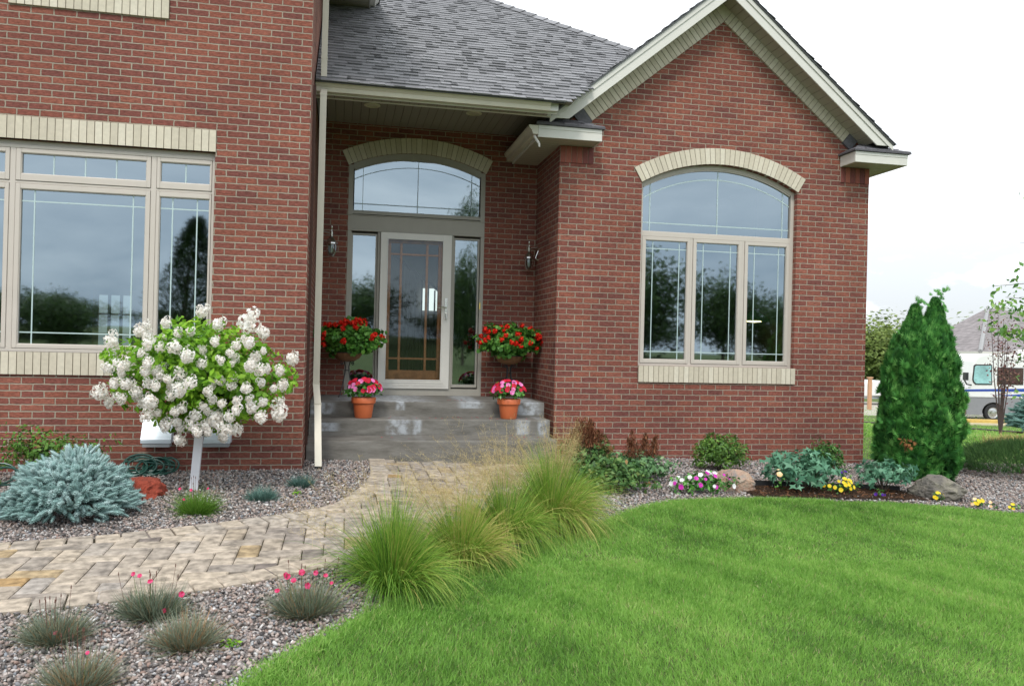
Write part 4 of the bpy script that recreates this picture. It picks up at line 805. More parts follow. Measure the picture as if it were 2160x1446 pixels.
# blue spruce: thick pale shoots in tiers
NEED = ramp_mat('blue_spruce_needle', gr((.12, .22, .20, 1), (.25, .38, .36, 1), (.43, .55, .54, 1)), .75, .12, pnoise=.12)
NEEDG = ramp_mat('grey_green_needle', gr((.05, .12, .10, 1), (.11, .22, .19, 1), (.2, .33, .3, 1)), .6, .3)
def shoot_tpl(k=54, L_=1.0, w=.03, nl=.17):
    V = []; F = []
    for i in range(k):
        t = i/k; a = i*2.4; b = np.array([t*L_, 0, 0]); d = np.array([.75, .66*math.cos(a), .66*math.sin(a)]); s = np.array([0, -math.sin(a), math.cos(a)])*w/2; o = len(V); ln = nl*(1-.35*t)
        V += [b-s, b+s, b+d*ln]; F.append((o, o+1, o+2))
    return np.array(V), np.array(F)
SV, SF = shoot_tpl()
def finger_tpl():
    V = [(0, 0, 0)]; F = []; n = 6; pr = [(.02, .10), (.45, .125), (.88, .10), (1.0, .03)]
    for x_, r_ in pr: V += [(x_, r_*math.cos(2*PI*j/n), r_*math.sin(2*PI*j/n)) for j in range(n)]
    for i in range(3):
        for j in range(n): a, b, c, d = 1+i*n+j, 1+i*n+(j+1) % n, 1+(i+1)*n+(j+1) % n, 1+(i+1)*n+j; F += [(a, b, c), (a, c, d)]
    V += [(1.05, 0, 0)]; F += [(1+3*n+j, 1+3*n+(j+1) % n, len(V)-1) for j in range(n)]; V = [np.array(v) for v in V]
    for i in range(64):
        t = (i+.5)/64; a = i*2.4; b = np.array([t, .10*math.cos(a), .10*math.sin(a)]); q = .25+.75*t; d = np.array([q, math.cos(a), math.sin(a)])/math.hypot(1, q); s = np.array([0, -math.sin(a), math.cos(a)])*.028; o = len(V); V += [b-s, b+s, b+d*.15]; F.append((o, o+1, o+2))
    return np.array(V), np.array(F)
FGV, FGF = finger_tpl()
def dirframes(D, up=(0, 0, 1)):
    x = D/np.linalg.norm(D, axis=1, keepdims=True); y = np.cross(np.broadcast_to(np.array(up, float), x.shape), x)+1e-6; y /= np.linalg.norm(y, axis=1, keepdims=True); return np.stack([x, y, np.cross(x, y)], 2)
def spruce(name, label, loc, R, Ht, n, sl_, m, flat=1.0):
    t = thing(name, label, 'shrub', loc); x0, y0, z0 = loc; br = M()
    d = rdir(n*3); d = d[d[:, 2] > -.28][:n]; k = len(d); f = (.80+.20*rng.random(k))*lump(d, 8, .12)
    tier = np.round(d[:, 2]*5.5+.4*np.sin(np.arctan2(d[:, 1], d[:, 0])*3))/5.5; dd = d.copy(); dd[:, 2] = .18*dd[:, 2]+.82*tier; dd[:, :2] *= (1+.07*np.sin(np.arctan2(d[:, 1], d[:, 0])*11+tier*20))[:, None]; P = np.array([x0, y0, z0+Ht*.36])+dd*f[:, None]*[R*.86, R*.86, Ht*.62]
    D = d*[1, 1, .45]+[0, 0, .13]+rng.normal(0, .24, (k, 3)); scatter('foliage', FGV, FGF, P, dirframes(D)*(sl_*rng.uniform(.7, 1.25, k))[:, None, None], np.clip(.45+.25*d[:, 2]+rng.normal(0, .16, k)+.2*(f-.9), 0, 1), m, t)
    d2 = rdir(n); d2 = d2[d2[:, 2] > -.3]; k = len(d2); P = np.array([x0, y0, z0+Ht*.36])+d2*(.35+.4*rng.random(k))[:, None]*[R, R, Ht*.6]; D = d2+rng.normal(0, .3, (k, 3))
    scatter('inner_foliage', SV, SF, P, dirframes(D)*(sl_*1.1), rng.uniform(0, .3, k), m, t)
    br.tube([(x0, y0, z0-.05), (x0, y0, z0+Ht*.5)], [.035, .02], 7)
    for i in range(40):
        q = rdir(1)[0]; q[2] = abs(q[2])*.6-.05; br.tube([(x0, y0, z0+.08+.2*random.random()), (x0+q[0]*R*.75, y0+q[1]*R*.75, z0+Ht*.36+q[2]*Ht*.5)], [.012, .004], 4)
    br.build('branches', BARK, t); return t
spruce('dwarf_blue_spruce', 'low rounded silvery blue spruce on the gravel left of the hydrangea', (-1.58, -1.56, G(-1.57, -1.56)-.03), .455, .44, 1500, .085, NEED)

# arborvitae: upright fans on a tapering column with two tips
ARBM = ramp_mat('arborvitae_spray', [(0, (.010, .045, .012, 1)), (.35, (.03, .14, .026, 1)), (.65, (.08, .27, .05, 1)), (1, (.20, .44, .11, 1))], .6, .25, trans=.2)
def fan_tpl():
    V = []; F = []
    for a in (-.95, -.6, -.3, 0, .3, .6, .95):
        o = len(V); L_ = 1-.25*abs(a); d = np.array([math.cos(a), math.sin(a), .18*math.cos(a*3)]); s = np.array([-math.sin(a), math.cos(a), 0])*.085
        V += [np.zeros(3)+d*.05, d*L_*.55-s, d*L_+[0, 0, .22], d*L_*.55+s]; F.append((o, o+1, o+2, o+3))
    return np.array(V), np.array(F)
FV, FF = fan_tpl()
AR = thing('arborvitae', 'tall dark green arborvitae with two pointed tips by the right corner of the house', 'tree', (7.27, .55, G(7.27, .55)))
n = 17000; hh = rng.random(n)**.85*2.10; tip = np.where(rng.random(n) < .5, -.14, .16); an = rng.uniform(0, 2*PI, n); xt = np.clip((hh-1.62)/.25, 0, 1)
rad = np.interp(hh, [0, .2, .6, .95, 1.4, 1.65, 1.80, 1.95, 2.1], [.42, .53, .54, .50, .43, .34, .24, .14, .03])*(1+.07*np.sin(an*5+hh*6)+.06*np.sin(an*9-hh*11)+.05*np.sin(hh*17+an*3)); rad = np.where(xt > 0, rad*(1-.35*xt), rad)
hh = hh-np.where(tip < 0, .09, 0)*xt
rad = rad*.90; rr_ = rad*(1-.30*rng.random(n)**1.6); P = np.column_stack([7.27+.05*(hh/2)+np.cos(an)*rr_+tip*xt, .55+np.sin(an)*rr_*.95, G(7.27, .55)+.05+hh])
D = np.column_stack([np.cos(an)*.8, np.sin(an)*.8, .75+.9*(hh/2.1)**2])+rng.normal(0, .33, (n, 3)); sn = rng.normal(0, 1, (n, 3)); x = D/np.linalg.norm(D, axis=1, keepdims=True); y = np.cross(x, np.column_stack([np.cos(an), np.sin(an), np.zeros(n)])+.45*sn); y /= np.linalg.norm(y, axis=1, keepdims=True)
Mx = np.stack([x, np.cross(np.cross(x, y), x)*1.0, np.cross(x, y)], 2)
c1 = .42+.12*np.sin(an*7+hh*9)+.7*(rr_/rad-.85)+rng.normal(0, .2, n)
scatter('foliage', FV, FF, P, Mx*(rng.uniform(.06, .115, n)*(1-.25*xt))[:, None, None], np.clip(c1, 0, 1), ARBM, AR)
nt_ = 90; sd2 = rng.choice([-.14, .17], nt_); hz = rng.uniform(1.75, 2.28, nt_); P = np.column_stack([7.37+sd2+rng.normal(0, .07, nt_)*(2.4-hz), .55+rng.normal(0, .07, nt_), G(7.4, .55)+hz-np.where(sd2 < 0, .08, 0)]); D = rng.normal(0, .3, (nt_, 3))+[0, 0, 1]
scatter('tip_sprays', FV, FF, P, dirframes(D, (0, 1, .1))*rng.uniform(.05, .085, nt_)[:, None, None], rng.uniform(.4, .9, nt_), ARBM, AR)
m = M(); m.tube([(7.27, .55, -.3), (7.27, .55, .9), (7.21, .55, 1.8)], [.05, .035, .01], 7); m.tube([(7.27, .55, .8), (7.55, .55, 1.85)], [.03, .01], 6); m.build('trunk', BARK, AR)
m = M()
n = 34; sc_ = ramp_mat('rusty_dead_spray', gr((.16, .07, .03, 1), (.26, .11, .04, 1), (.34, .16, .06, 1)), .8)
P = np.array([6.88, .26, .27])+rng.normal(0, .035, (n, 3)); scatter('dead_spray', FV, FF, P, frames(rng.normal(0, 1, (n, 3)))*.05, rng.random(n), sc_, AR)

AR.location = (AR.location[0]-.27, AR.location[1]-.36, AR.location[2]); AR.scale = (.90, .90, .98)
# low juniper hedge
JUN = ramp_mat('juniper_needle', [(0, (.014, .045, .012, 1)), (.5, (.045, .12, .03, 1)), (1, (.11, .22, .055, 1))], .65, .2)
def hedge(cx, cy, rx, ry, h, n, label, grp=None):
    t = thing('juniper_hedge', label, 'hedge', (cx, cy, G(cx, cy))); d = rdir(n*2); d = d[d[:, 2] > -.15][:n]; k = len(d)
    P = np.array([cx, cy, G(cx, cy)+h*.32])+d*(lump(d, 21, .12)*(1-.3*rng.random(k)**2))[:, None]*[rx, ry, h*.68]; D = d*[.7, .7, .8]+[0, 0, .6]+rng.normal(0, .3, (k, 3))
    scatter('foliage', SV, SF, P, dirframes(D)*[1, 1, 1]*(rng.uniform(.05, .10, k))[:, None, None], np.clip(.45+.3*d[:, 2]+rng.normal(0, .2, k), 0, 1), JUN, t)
    m = M(); [m.tube([(cx+random.uniform(-.3, .3), cy, G(cx, cy)-.05), (cx+random.uniform(-.8, .8)*rx, cy+random.uniform(-.4, .4)*ry, G(cx, cy)+h*.6)], [.02, .006], 5) for _ in range(12)]; m.build('branches', BARK, t); return t
hedge(9.05, .75, 1.12, .62, .40, 9500, 'dark green spreading juniper hedge right of the arborvitae')

# small shrubs and perennials
BOXL = ramp_mat('boxwood_leaf', gr((.03, .08, .012, 1), (.09, .20, .03, 1), (.20, .34, .06, 1)), .4, .4, trans=.15)
def shrub(name, label, cat, c, rad, n, size, m, seed, group=None, tpl=LEAF, tf=LF, amp=.28, fill=.7, low=-.6, nst=14):
    t = thing(name, label, cat, (c[0], c[1], G(c[0], c[1])), group); z = G(c[0], c[1]); cc_ = (c[0], c[1], z+c[2])
    leaves('foliage', cc_, rad, n, size, m, t, seed, amp, fill, low=low, tpl=tpl, tf=tf); stems('stems', cc_, (c[0], c[1], z-.02), rad, nst, .006, BARK, t); return t
shrub('evergreen_shrub', 'loose light green shrub against the brick under the arched window', 'shrub', (4.66, .55, .20), (.29, .24, .225), 3400, .040, BOXL, 11, amp=.22)
shrub('evergreen_shrub', 'small dark green shrub near the right corner of the brick wall', 'shrub', (6.02, .55, .16), (.21, .19, .21), 2600, .034, ramp_mat('dark_shrub_leaf', gr((.02, .07, .012, 1), (.05, .15, .025, 1), (.12, .26, .05, 1)), .45, .35, trans=.1), 13)
shrub('barberry_shrub', 'green shrub tinged with red behind the blue spruce by the left wall', 'shrub', (-2.2, -.32, .24), (.42, .2, .20), 1500, .040, ramp_mat('barberry_leaf', [(0, (.03, .09, .012, 1)), (.5, (.09, .21, .03, 1)), (.85, (.16, .3, .05, 1)), (1, (.3, .08, .04, 1))], .5, .3, trans=.15), 15, amp=.4)
shrub('barberry_shrub', 'low green plant at the left edge beside the blue spruce', 'shrub', (-2.62, -.75, .08), (.2, .2, .13), 500, .04, BOXL, 16)
PEOL = ramp_mat('blue_green_leaf', gr((.04, .13, .08, 1), (.10, .25, .15, 1), (.19, .36, .23, 1)), .5, .3, trans=.15)
LOBE = np.array([(-.5, 0, 0), (-.15, -.13, .03), (.05, -.42, -.03), (.08, -.12, .02), (.5, 0, -.08), (.08, .12, .02), (.05, .42, -.03), (-.15, .13, .03)]); LBF = np.array([tuple(range(8))])
shrub('peony_plant', 'larger blue green peony plant spreading over the lawn edge', 'perennial', (4.98, -.62, .22), (.37, .3, .20), 620, .105, PEOL, 17, tpl=LOBE, tf=LBF)
shrub('peony_plant', 'smaller blue green peony plant beside the corner of the bed', 'perennial', (5.98, -.58, .20), (.26, .26, .15), 330, .10, PEOL, 18, tpl=LOBE, tf=LBF)
ASTL = ramp_mat('astilbe_leaf', [(0, (.03, .08, .02, 1)), (.5, (.08, .18, .05, 1)), (.85, (.17, .26, .07, 1)), (1, (.30, .17, .06, 1))], .5, .3, trans=.15)
PLUM = ramp_mat('dry_astilbe_plume', gr((.07, .025, .014, 1), (.16, .06, .03, 1), (.26, .12, .06, 1)), .85, .15)
def astilbe(label, x, y, rx, h, n, plumes, ph_, seed, leafm=ASTL, lean=0):
    t = shrub('astilbe', label, 'perennial', (x, y, h*.5), (rx, rx*.8, h*.55), n, .058, leafm, seed, 'astilbe clumps with dry plumes' if plumes else None); P = []; DD = []; m = M()
    for i in range(plumes):
        a = random.uniform(0, 6.28); bx, by = x+rx*.7*math.cos(a)*random.random()+lean, y+.5*rx*math.sin(a); z0 = G(x, y)+h*.7; z1 = z0+ph_*random.uniform(.6, 1); dx = random.uniform(-.1, .12)
        m.tube([(bx, by, z0-.2), (bx+dx*.5, by, (z0+z1)/2), (bx+dx, by, z1)], [.003, .0025, .001], 4)
        for k in range(190):
            f = random.random(); w = .045*(1-f)**.8+.005; P.append((bx+dx*(f*.5+.5)+random.gauss(0, w*.7), by+random.gauss(0, w*.7), z0+(z1-z0)*(f*.75+.25)))
    if plumes:
        m.build('stalks', BARK, t); P = np.array(P); k = len(P); D = rng.normal(0, .5, (k, 3)); D[:, 2] = abs(D[:, 2])+.5
        scatter('plumes', np.array([(0, -.1, 0), (0, .1, 0), (1, 0, 0)]), np.array([(0, 1, 2)]), P, dirframes(D)*rng.uniform(.025, .05, k)[:, None, None], rng.random(k), PLUM, t)
    return t
astilbe('astilbe with tall rusty brown plumes beside the porch steps', 2.92, .10, .26, .32, 800, 17, .36, 31)
astilbe('astilbe with rusty plumes in front of the right brick wall', 3.40, -.25, .27, .28, 1100, 10, .33, 32, PEOL if False else ramp_mat('astilbe_leaf_fresh', gr((.05, .13, .05, 1), (.13, .26, .11, 1), (.24, .36, .17, 1)), .5, .3, trans=.15))
astilbe('low bronze tinged leafy clump in front of the astilbes', 2.88, -.75, .36, .28, 1700, 0, 0, 33)
astilbe('reddish faded astilbe between the two plumed ones', 3.02, .35, .3, .40, 900, 6, .15, 34, ramp_mat('bronze_leaf', [(0, (.06, .07, .02, 1)), (.5, (.14, .14, .045, 1)), (1, (.27, .12, .05, 1))], .6, .2, trans=.1))

# prairie dropseed fountains with airy seed heads
DROP = ramp_mat('dropseed_blade', [(0, (.06, .15, .02, 1)), (.3, (.17, .34, .04, 1)), (.6, (.32, .44, .075, 1)), (.82, (.52, .46, .14, 1)), (1, (.62, .46, .2, 1))], .5, .3, trans=.3)
SEED = ramp_mat('dropseed_seedhead', gr((.30, .22, .09, 1), (.46, .36, .16, 1), (.58, .48, .25, 1)), .7, .2, trans=.2)
def dropseed(label, x, y, R, Ht, n, gold, seed, heads, lx=-.15):
    z = G(x, y); t = thing('ornamental_grass', label, 'ornamental grass', (x, y, z), 'fountain grass clumps between the walk and the lawn')
    nb = 34; ab = rng.uniform(0, 2*PI, nb); qb = rng.random(nb)**.7; lb = rng.uniform(.72, 1.3, nb); gb = rng.normal(0, .16, nb); w = rng.integers(0, nb, n); a = ab[w]+rng.normal(0, .32, n); q = np.clip(qb[w]+rng.normal(0, .16, n), 0, 1.1); B = np.column_stack([x+.13*np.cos(a)*q, y+.13*np.sin(a)*q, np.full(n, z)]); Ln = Ht*rng.uniform(.85, 1.5, n)*lb[w]; tilt = .2+.8*q
    D = np.column_stack([np.cos(a)*tilt*.62, np.sin(a)*tilt*.62, np.ones(n)]); D /= np.linalg.norm(D, axis=1, keepdims=True)
    sc_ = R/(Ht*.9); D[:, :2] *= sc_; D += rng.normal(0, .07, (n, 3)); dr = .18+.85*q*rng.uniform(.35, 1.4, n)
    blades('blades', B, D, Ln, rng.uniform(.0028, .005, n), dr, DROP, np.clip(gold+gb[w]+rng.normal(0, .17, n)+.10*q, 0, 1), 7, t, wave=.05)
    if heads:
        k = heads; a = rng.uniform(0, 2*PI, k); D = np.column_stack([np.cos(a)*.75+lx, np.sin(a)*.4+.22, np.ones(k)]); D /= np.linalg.norm(D, axis=1, keepdims=True); B = np.tile([[x, y, z]], (k, 1))+rng.normal(0, .03, (k, 3))*[1, 1, 0]
        Ls = Ht*rng.uniform(1.45, 2.3, k); dr = rng.uniform(.1, .38, k); blades('seed_stalks', B, D, Ls, np.full(k, .0017), dr, SEED, rng.random(k), 7, t, tipw=.6)
        ks = 36; f = rng.uniform(.60, 1.0, (k, ks)); Pt = B[:, None]+D[:, None]*(Ls[:, None]*f)[..., None]; Pt[..., 2] -= (dr*Ls)[:, None]*f**2
        off = rng.normal(0, 1, (k, ks, 3))*[1, 1, .6]; off /= np.linalg.norm(off, axis=2, keepdims=True); off *= ((1.06-f)*Ls[:, None]*.42)[..., None]*rng.uniform(.2, 1, (k, ks, 1))
        B2 = Pt.reshape(-1, 3); O2 = off.reshape(-1, 3)+[0, 0, .012]; ln = np.linalg.norm(O2, axis=1)+1e-5
        blades('seed_sprays', B2, O2/ln[:, None], ln, np.full(len(B2), .0010), np.full(len(B2), .1), SEED, rng.random(len(B2)), 2, t, tipw=.8)
        E2 = B2+O2; kk = len(E2); scatter('seeds', np.array([(-.5, 0, 0), (0, -.25, 0), (.5, 0, 0), (0, .25, 0)]), LF, E2, frames(rdir(kk))*.0065, rng.random(kk), SEED, t)
    return t
dropseed('darkest green fountain of grass, nearest to the camera', .66, -3.42, .50, .46, 3600, .26, 1, 34)
dropseed('golden green grass clump second from the front', 1.14, -2.93, .46, .44, 3000, .50, 2, 75, -.5)
dropseed('green and tan grass clump third from the front', 1.52, -2.45, .50, .52, 3200, .38, 3, 105, -.55)
dropseed('broad pale grass clump fourth from the front, under the airy seed heads', 1.98, -2.02, .58, .50, 4200, .42, 4, 100, -.45)
dropseed('rearmost grass clump beside the leafy astilbes', 2.20, -1.45, .54, .45, 3200, .46, 5, 90, -.5)

# dianthus tufts
DIAN = ramp_mat('dianthus_blade', [(0, (.05, .065, .04, 1)), (.3, (.13, .17, .11, 1)), (.58, (.23, .28, .21, 1)), (.72, (.30, .24, .13, 1)), (1, (.36, .17, .075, 1))], .65, .2, trans=.1)
DIANG = ramp_mat('dianthus_green_blade', gr((.04, .11, .015, 1), (.12, .26, .03, 1), (.24, .38, .07, 1)), .6, .2, trans=.2)
DIANB = ramp_mat('blue_fescue_blade', gr((.06, .12, .10, 1), (.13, .24, .20, 1), (.22, .34, .30, 1)), .6, .2, trans=.1)
PINK = ramp_mat('pink_petal', gr((.38, .012, .05, 1), (.52, .03, .11, 1), (.62, .08, .2, 1)), .55, .2, trans=.15)
def petal_disc(name, c, nrm, s, m, par, k=5):
    P = []; Mx = []
    for i in range(k):
        P.append(c); a = 2*PI*i/k
    tpl = np.array([(0, 0, 0), (.35, -.28, .04), (.5, 0, .08), (.35, .28, .04)]); base = frames(np.array([nrm]), np.zeros(1))[0]; Z = []
    for i in range(k):
        a = 2*PI*i/k; R_ = np.array([[math.cos(a), -math.sin(a), 0], [math.sin(a), math.cos(a), 0], [0, 0, 1]]); Z.append(base@R_*s)
    return scatter(name, tpl, LF, np.array(P), np.array(Z), rng.random(k), m, par)
def tuft(label, x, y, R, Ht, n, m, gold, fl, group='dianthus tufts on the gravel', name='dianthus_tuft', w=.0032):
    z = G(x, y)+.008; t = thing(name, label, 'perennial', (x, y, z), group); a = rng.uniform(0, 2*PI, n); q = np.sqrt(rng.random(n))
    B = np.column_stack([x+R*.62*q*np.cos(a), y+R*.55*q*np.sin(a), np.full(n, z)]); D = np.column_stack([np.cos(a)*q*.95, np.sin(a)*q*.95, np.full(n, .85)])+rng.normal(0, .42, (n, 3)); D[:, 2] = np.abs(D[:, 2]); D /= np.linalg.norm(D, axis=1, keepdims=True)
    blades('blades', B, D, Ht*1.12*rng.beta(3, 2, n)*1.35*(1.05-.2*q), np.full(n, w), rng.uniform(-.1, .3, n), m, np.clip(gold+rng.normal(0, .2, n), 0, 1), 3, t)
    for dx, dz, s in fl:
        c = (x+dx, y-.4*R, z+dz); st_ = M(); st_.tube([(x+dx*.5, y-.2*R, z), (x+dx*.8, y-.35*R, z+dz*.6), c], [.0014, .0012, .001], 4)
        f = petal_disc('flower', np.array(c), np.array([random.uniform(-.5, .5), -.7, random.uniform(.2, 1)]), s*.72, PINK, t); st_.build('flower_stem', STEM, f)
    if n > 900 and len(fl):
        m2 = M()
        for i in range(9):
            a = random.uniform(0, 6.28); q_ = random.random()*R; h_ = Ht*random.uniform(1.1, 1.5); p = (x+q_*math.cos(a), y+q_*math.sin(a)*.6, z+h_); m2.tube([(p[0]*.7+x*.3, p[1]*.7+y*.3, z), p], [.0012, .001], 4); m2.tube([p, (p[0], p[1], p[2]+.016)], [.003, .0016], 5)
        m2.build('dry_buds', pbr('dry_bud', (.12, .05, .035, 1), .8), t)
    return t
tuft('greyish dianthus tuft at the left edge in front of the walk', -.93, -3.98, .155, .155, 1700, DIAN, .48, [(.02, .06, .03)])
tuft('dianthus tuft with dark buds and crimson flowers by the walk edge', -.56, -3.72, .165, .165, 1900, DIAN, .38, [(.0, .20, .04), (.15, .13, .045), (.07, .05, .04), (-.08, .24, .035), (-.05, .23, .035)])
tuft('brown flecked dianthus tuft in the middle of the gravel', -.32, -4.12, .155, .165, 1700, DIAN, .58, [])
tuft('faded dianthus tuft cut by the bottom edge of the photo', -.68, -4.50, .14, .16, 1500, DIAN, .55, [(.05, .17, .025)])
tuft('dianthus tuft topped with bright pink flowers beside the fountain grass', .20, -3.78, .165, .19, 1900, DIAN, .50, [(-.09, .22, .05), (-.06, .20, .045), (-.02, .24, .05), (.01, .17, .05), (.05, .235, .04), (.10, .22, .035), (-.14, .15, .04), (-.10, .23, .04), (.13, .18, .03)])
tuft('fresh green dianthus tuft with few pink flowers at the foot of the hydrangea', -.69, -1.62, .15, .19, 1500, DIANG, .5, [(-.12, .2, .035), (-.04, .19, .035), (-.09, .12, .03), (.08, .2, .03), (.0, .0, .03), (.03, -.02, .03)])
tuft('blue green tuft in the gravel midway to the downspout', -.26, -1.22, .14, .12, 1100, DIANB, .4, [], 'blue green tufts', 'fescue_tuft', .004)
tuft('small blue grey tuft just in front of the downspout', .03, -.72, .12, .115, 900, DIANB, .45, [], 'blue green tufts', 'fescue_tuft', .004)

# flowering annuals
def annual(name, label, x, y, rx, ry, h, n, size, lm, flowers, fs, nf, group=None, z=None, fl_names='flower', cat='flowers'):
    z = G(x, y) if z is None else z; t = thing(name, label, cat, (x, y, z), group)
    P, d = crown_pts((x, y, z+h*.42), (rx, ry, h*.58), n, nf, .2, .8, -.5); k = len(P); scatter('foliage', LEAF, LF, P, frames(d+rng.normal(0, .5, (k, 3))+[0, 0, .3])*(size*rng.uniform(.7, 1.3, k))[:, None, None], rng.random(k), lm, t)
    for i in range(nf):
        d = rdir(1)[0]; d[2] = abs(d[2]); d[1] = -abs(d[1]) if random.random() < .75 else d[1]; p = np.array([x, y, z+h*.42])+d*np.array([rx, ry, h*.62])*random.uniform(.9, 1.06)
        petal_disc('flower', p, d+np.array([random.uniform(-.5, .5), -.5, .2]), fs*.78*random.uniform(.7, 1.2), random.choice(flowers), t)
    return t
IMPL = ramp_mat('annual_leaf', gr((.02, .08, .012, 1), (.06, .2, .03, 1), (.13, .33, .06, 1)), .4, .4, trans=.15)
FM = lambda nm, a, b: ramp_mat(nm, [(0, a), (1, b)], .55, .2, trans=.2)
MAG = FM('magenta_petal', (.5, .02, .35, 1), (.7, .06, .5, 1)); WHP = FM('white_petal', (.75, .72, .74, 1), (.85, .84, .84, 1)); YEL = FM('yellow_petal', (.75, .5, .01, 1), (.85, .68, .05, 1)); PUR = FM('purple_petal', (.06, .015, .2, 1), (.12, .03, .35, 1))
REDP = FM('scarlet_petal', (.62, .012, .008, 1), (.85, .045, .02, 1)); RPK = FM('rose_petal', (.75, .12, .38, 1), (.85, .3, .6, 1)); CRIM = FM('crimson_petal', (.45, .008, .03, 1), (.7, .02, .06, 1)); PEA = FM('peach_petal', (.8, .45, .2, 1), (.85, .7, .45, 1))
annual('impatiens', 'magenta and white impatiens left of the tan boulder', 3.82, -.80, .33, .16, .22, 420, .05, IMPL, [MAG, WHP, WHP], .062, 24)
annual('pansies', 'yellow pansies between the two peony plants', 5.38, -.72, .22, .10, .17, 160, .035, IMPL, [YEL], .058, 17)
annual('pansies', 'dark purple pansies behind the yellow ones', 5.50, -.62, .12, .06, .22, 50, .03, IMPL, [PUR], .05, 4)
annual('pansies', 'purple pansy at the foot of the smaller peony', 5.72, -.86, .06, .05, .10, 30, .03, IMPL, [PUR], .05, 3)
annual('pansies', 'single pale yellow bloom on the left of the larger peony', 4.66, -.78, .05, .05, .26, 30, .03, IMPL, [PEA], .07, 2)
annual('pansies', 'bright yellow pansies right in front of the grey boulder', 6.28, -1.02, .07, .05, .12, 40, .03, IMPL, [YEL], .055, 7)
annual('pansies', 'yellow and peach pansies between boulder and right edge', 6.60, -1.18, .10, .05, .09, 50, .03, IMPL, [YEL, PEA], .055, 8)
annual('pansies', 'pale flowers with one white bloom near the right edge', 6.72, -1.22, .06, .04, .07, 24, .03, IMPL, [WHP, PEA], .05, 4)
annual('pansies', 'rightmost yellow pansies at the edge of the photo', 6.93, -1.30, .09, .04, .07, 30, .03, IMPL, [YEL], .05, 5)
for x, y, lab in ((.0, -1.05, 'tiny bright green weed in the gravel near the walk'), (4.42, .05, 'small green weed behind the tan boulder'), (-.12, -4.15, 'small weed beside the brown flecked dianthus')):
    annual('weed', lab, x, y, .045, .035, .05, 34, .026, BOXL if False else HYL, [YEL], .01, 0, cat='weed')

# terracotta pots and plant stands on the steps
def flowerpot(x, y, z, label, seed):
    t = thing('flower_pot', label, 'flower pot', (x, y, z), 'terracotta pots on the second step')
    m = M(); m.lathe([(.001, .003), (.088, .003), (.09, 0), (.097, .01), (.118, .165), (.130, .168), (.137, .175), (.141, .228), (.136, .236), (.126, .236), (.122, .21), (.001, .208)], (x, y, z), 36); m.build('pot', TERRA, t)
    m = M(); m.lathe([(.001, .012), (.06, .010), (.121, 0)], (x, y, z+.208), 20); m.build('soil', pbr('potting_soil', (.03, .02, .015, 1), .95, bump=.8), t)
    random.seed(seed); P, d = crown_pts((x, y, z+.31), (.19, .18, .12), 420, seed, .2, .8, -.5); k = len(P); scatter('foliage', LEAF, LF, P, frames(d+rng.normal(0, .5, (k, 3))+[0, 0, .3])*(.055*rng.uniform(.7, 1.3, k))[:, None, None], rng.random(k), IMPL, t)
    for i in range(38):
        d = rdir(1)[0]; d[2] = abs(d[2])*.9+.05; d[1] = -abs(d[1]) if i % 5 else d[1]; c = np.array([x, y, z+.31])+d*[.20, .18, .15]; pk = CRIM if random.random() < .72 else RPK
        petal_disc('flower', c, d+np.array([0, -.6, .2]), .062*random.uniform(.8, 1.15), pk, t)
    return t
flowerpot(.613, 1.352, .399, 'terracotta pot of red and pink impatiens, left one on the steps', 5)
flowerpot(2.322, 1.352, .399, 'terracotta pot of red and pink impatiens, right one on the steps', 6)
GERL = ramp_mat('geranium_leaf', gr((.025, .09, .014, 1), (.075, .22, .03, 1), (.17, .36, .06, 1)), .5, .3, trans=.15)
COCO = pbr('coir_liner', (.20, .095, .04, 1), .95, var=.3, nscale=30, bump=.9, bscale=120, bdist=.01)
gh = None
def geranium_head(name, par, seed):
    r = np.random.default_rng(seed); n = 34; d = r.normal(size=(n, 3)); d /= np.linalg.norm(d, axis=1, keepdims=True); P = d*r.uniform(.5, 1, (n, 1))
    return scatter(name, ROUND, RF6, P, frames(d+r.normal(0, .5, (n, 3)))*(.78*r.uniform(.8, 1.2, n))[:, None, None], r.random(n), REDP, par)
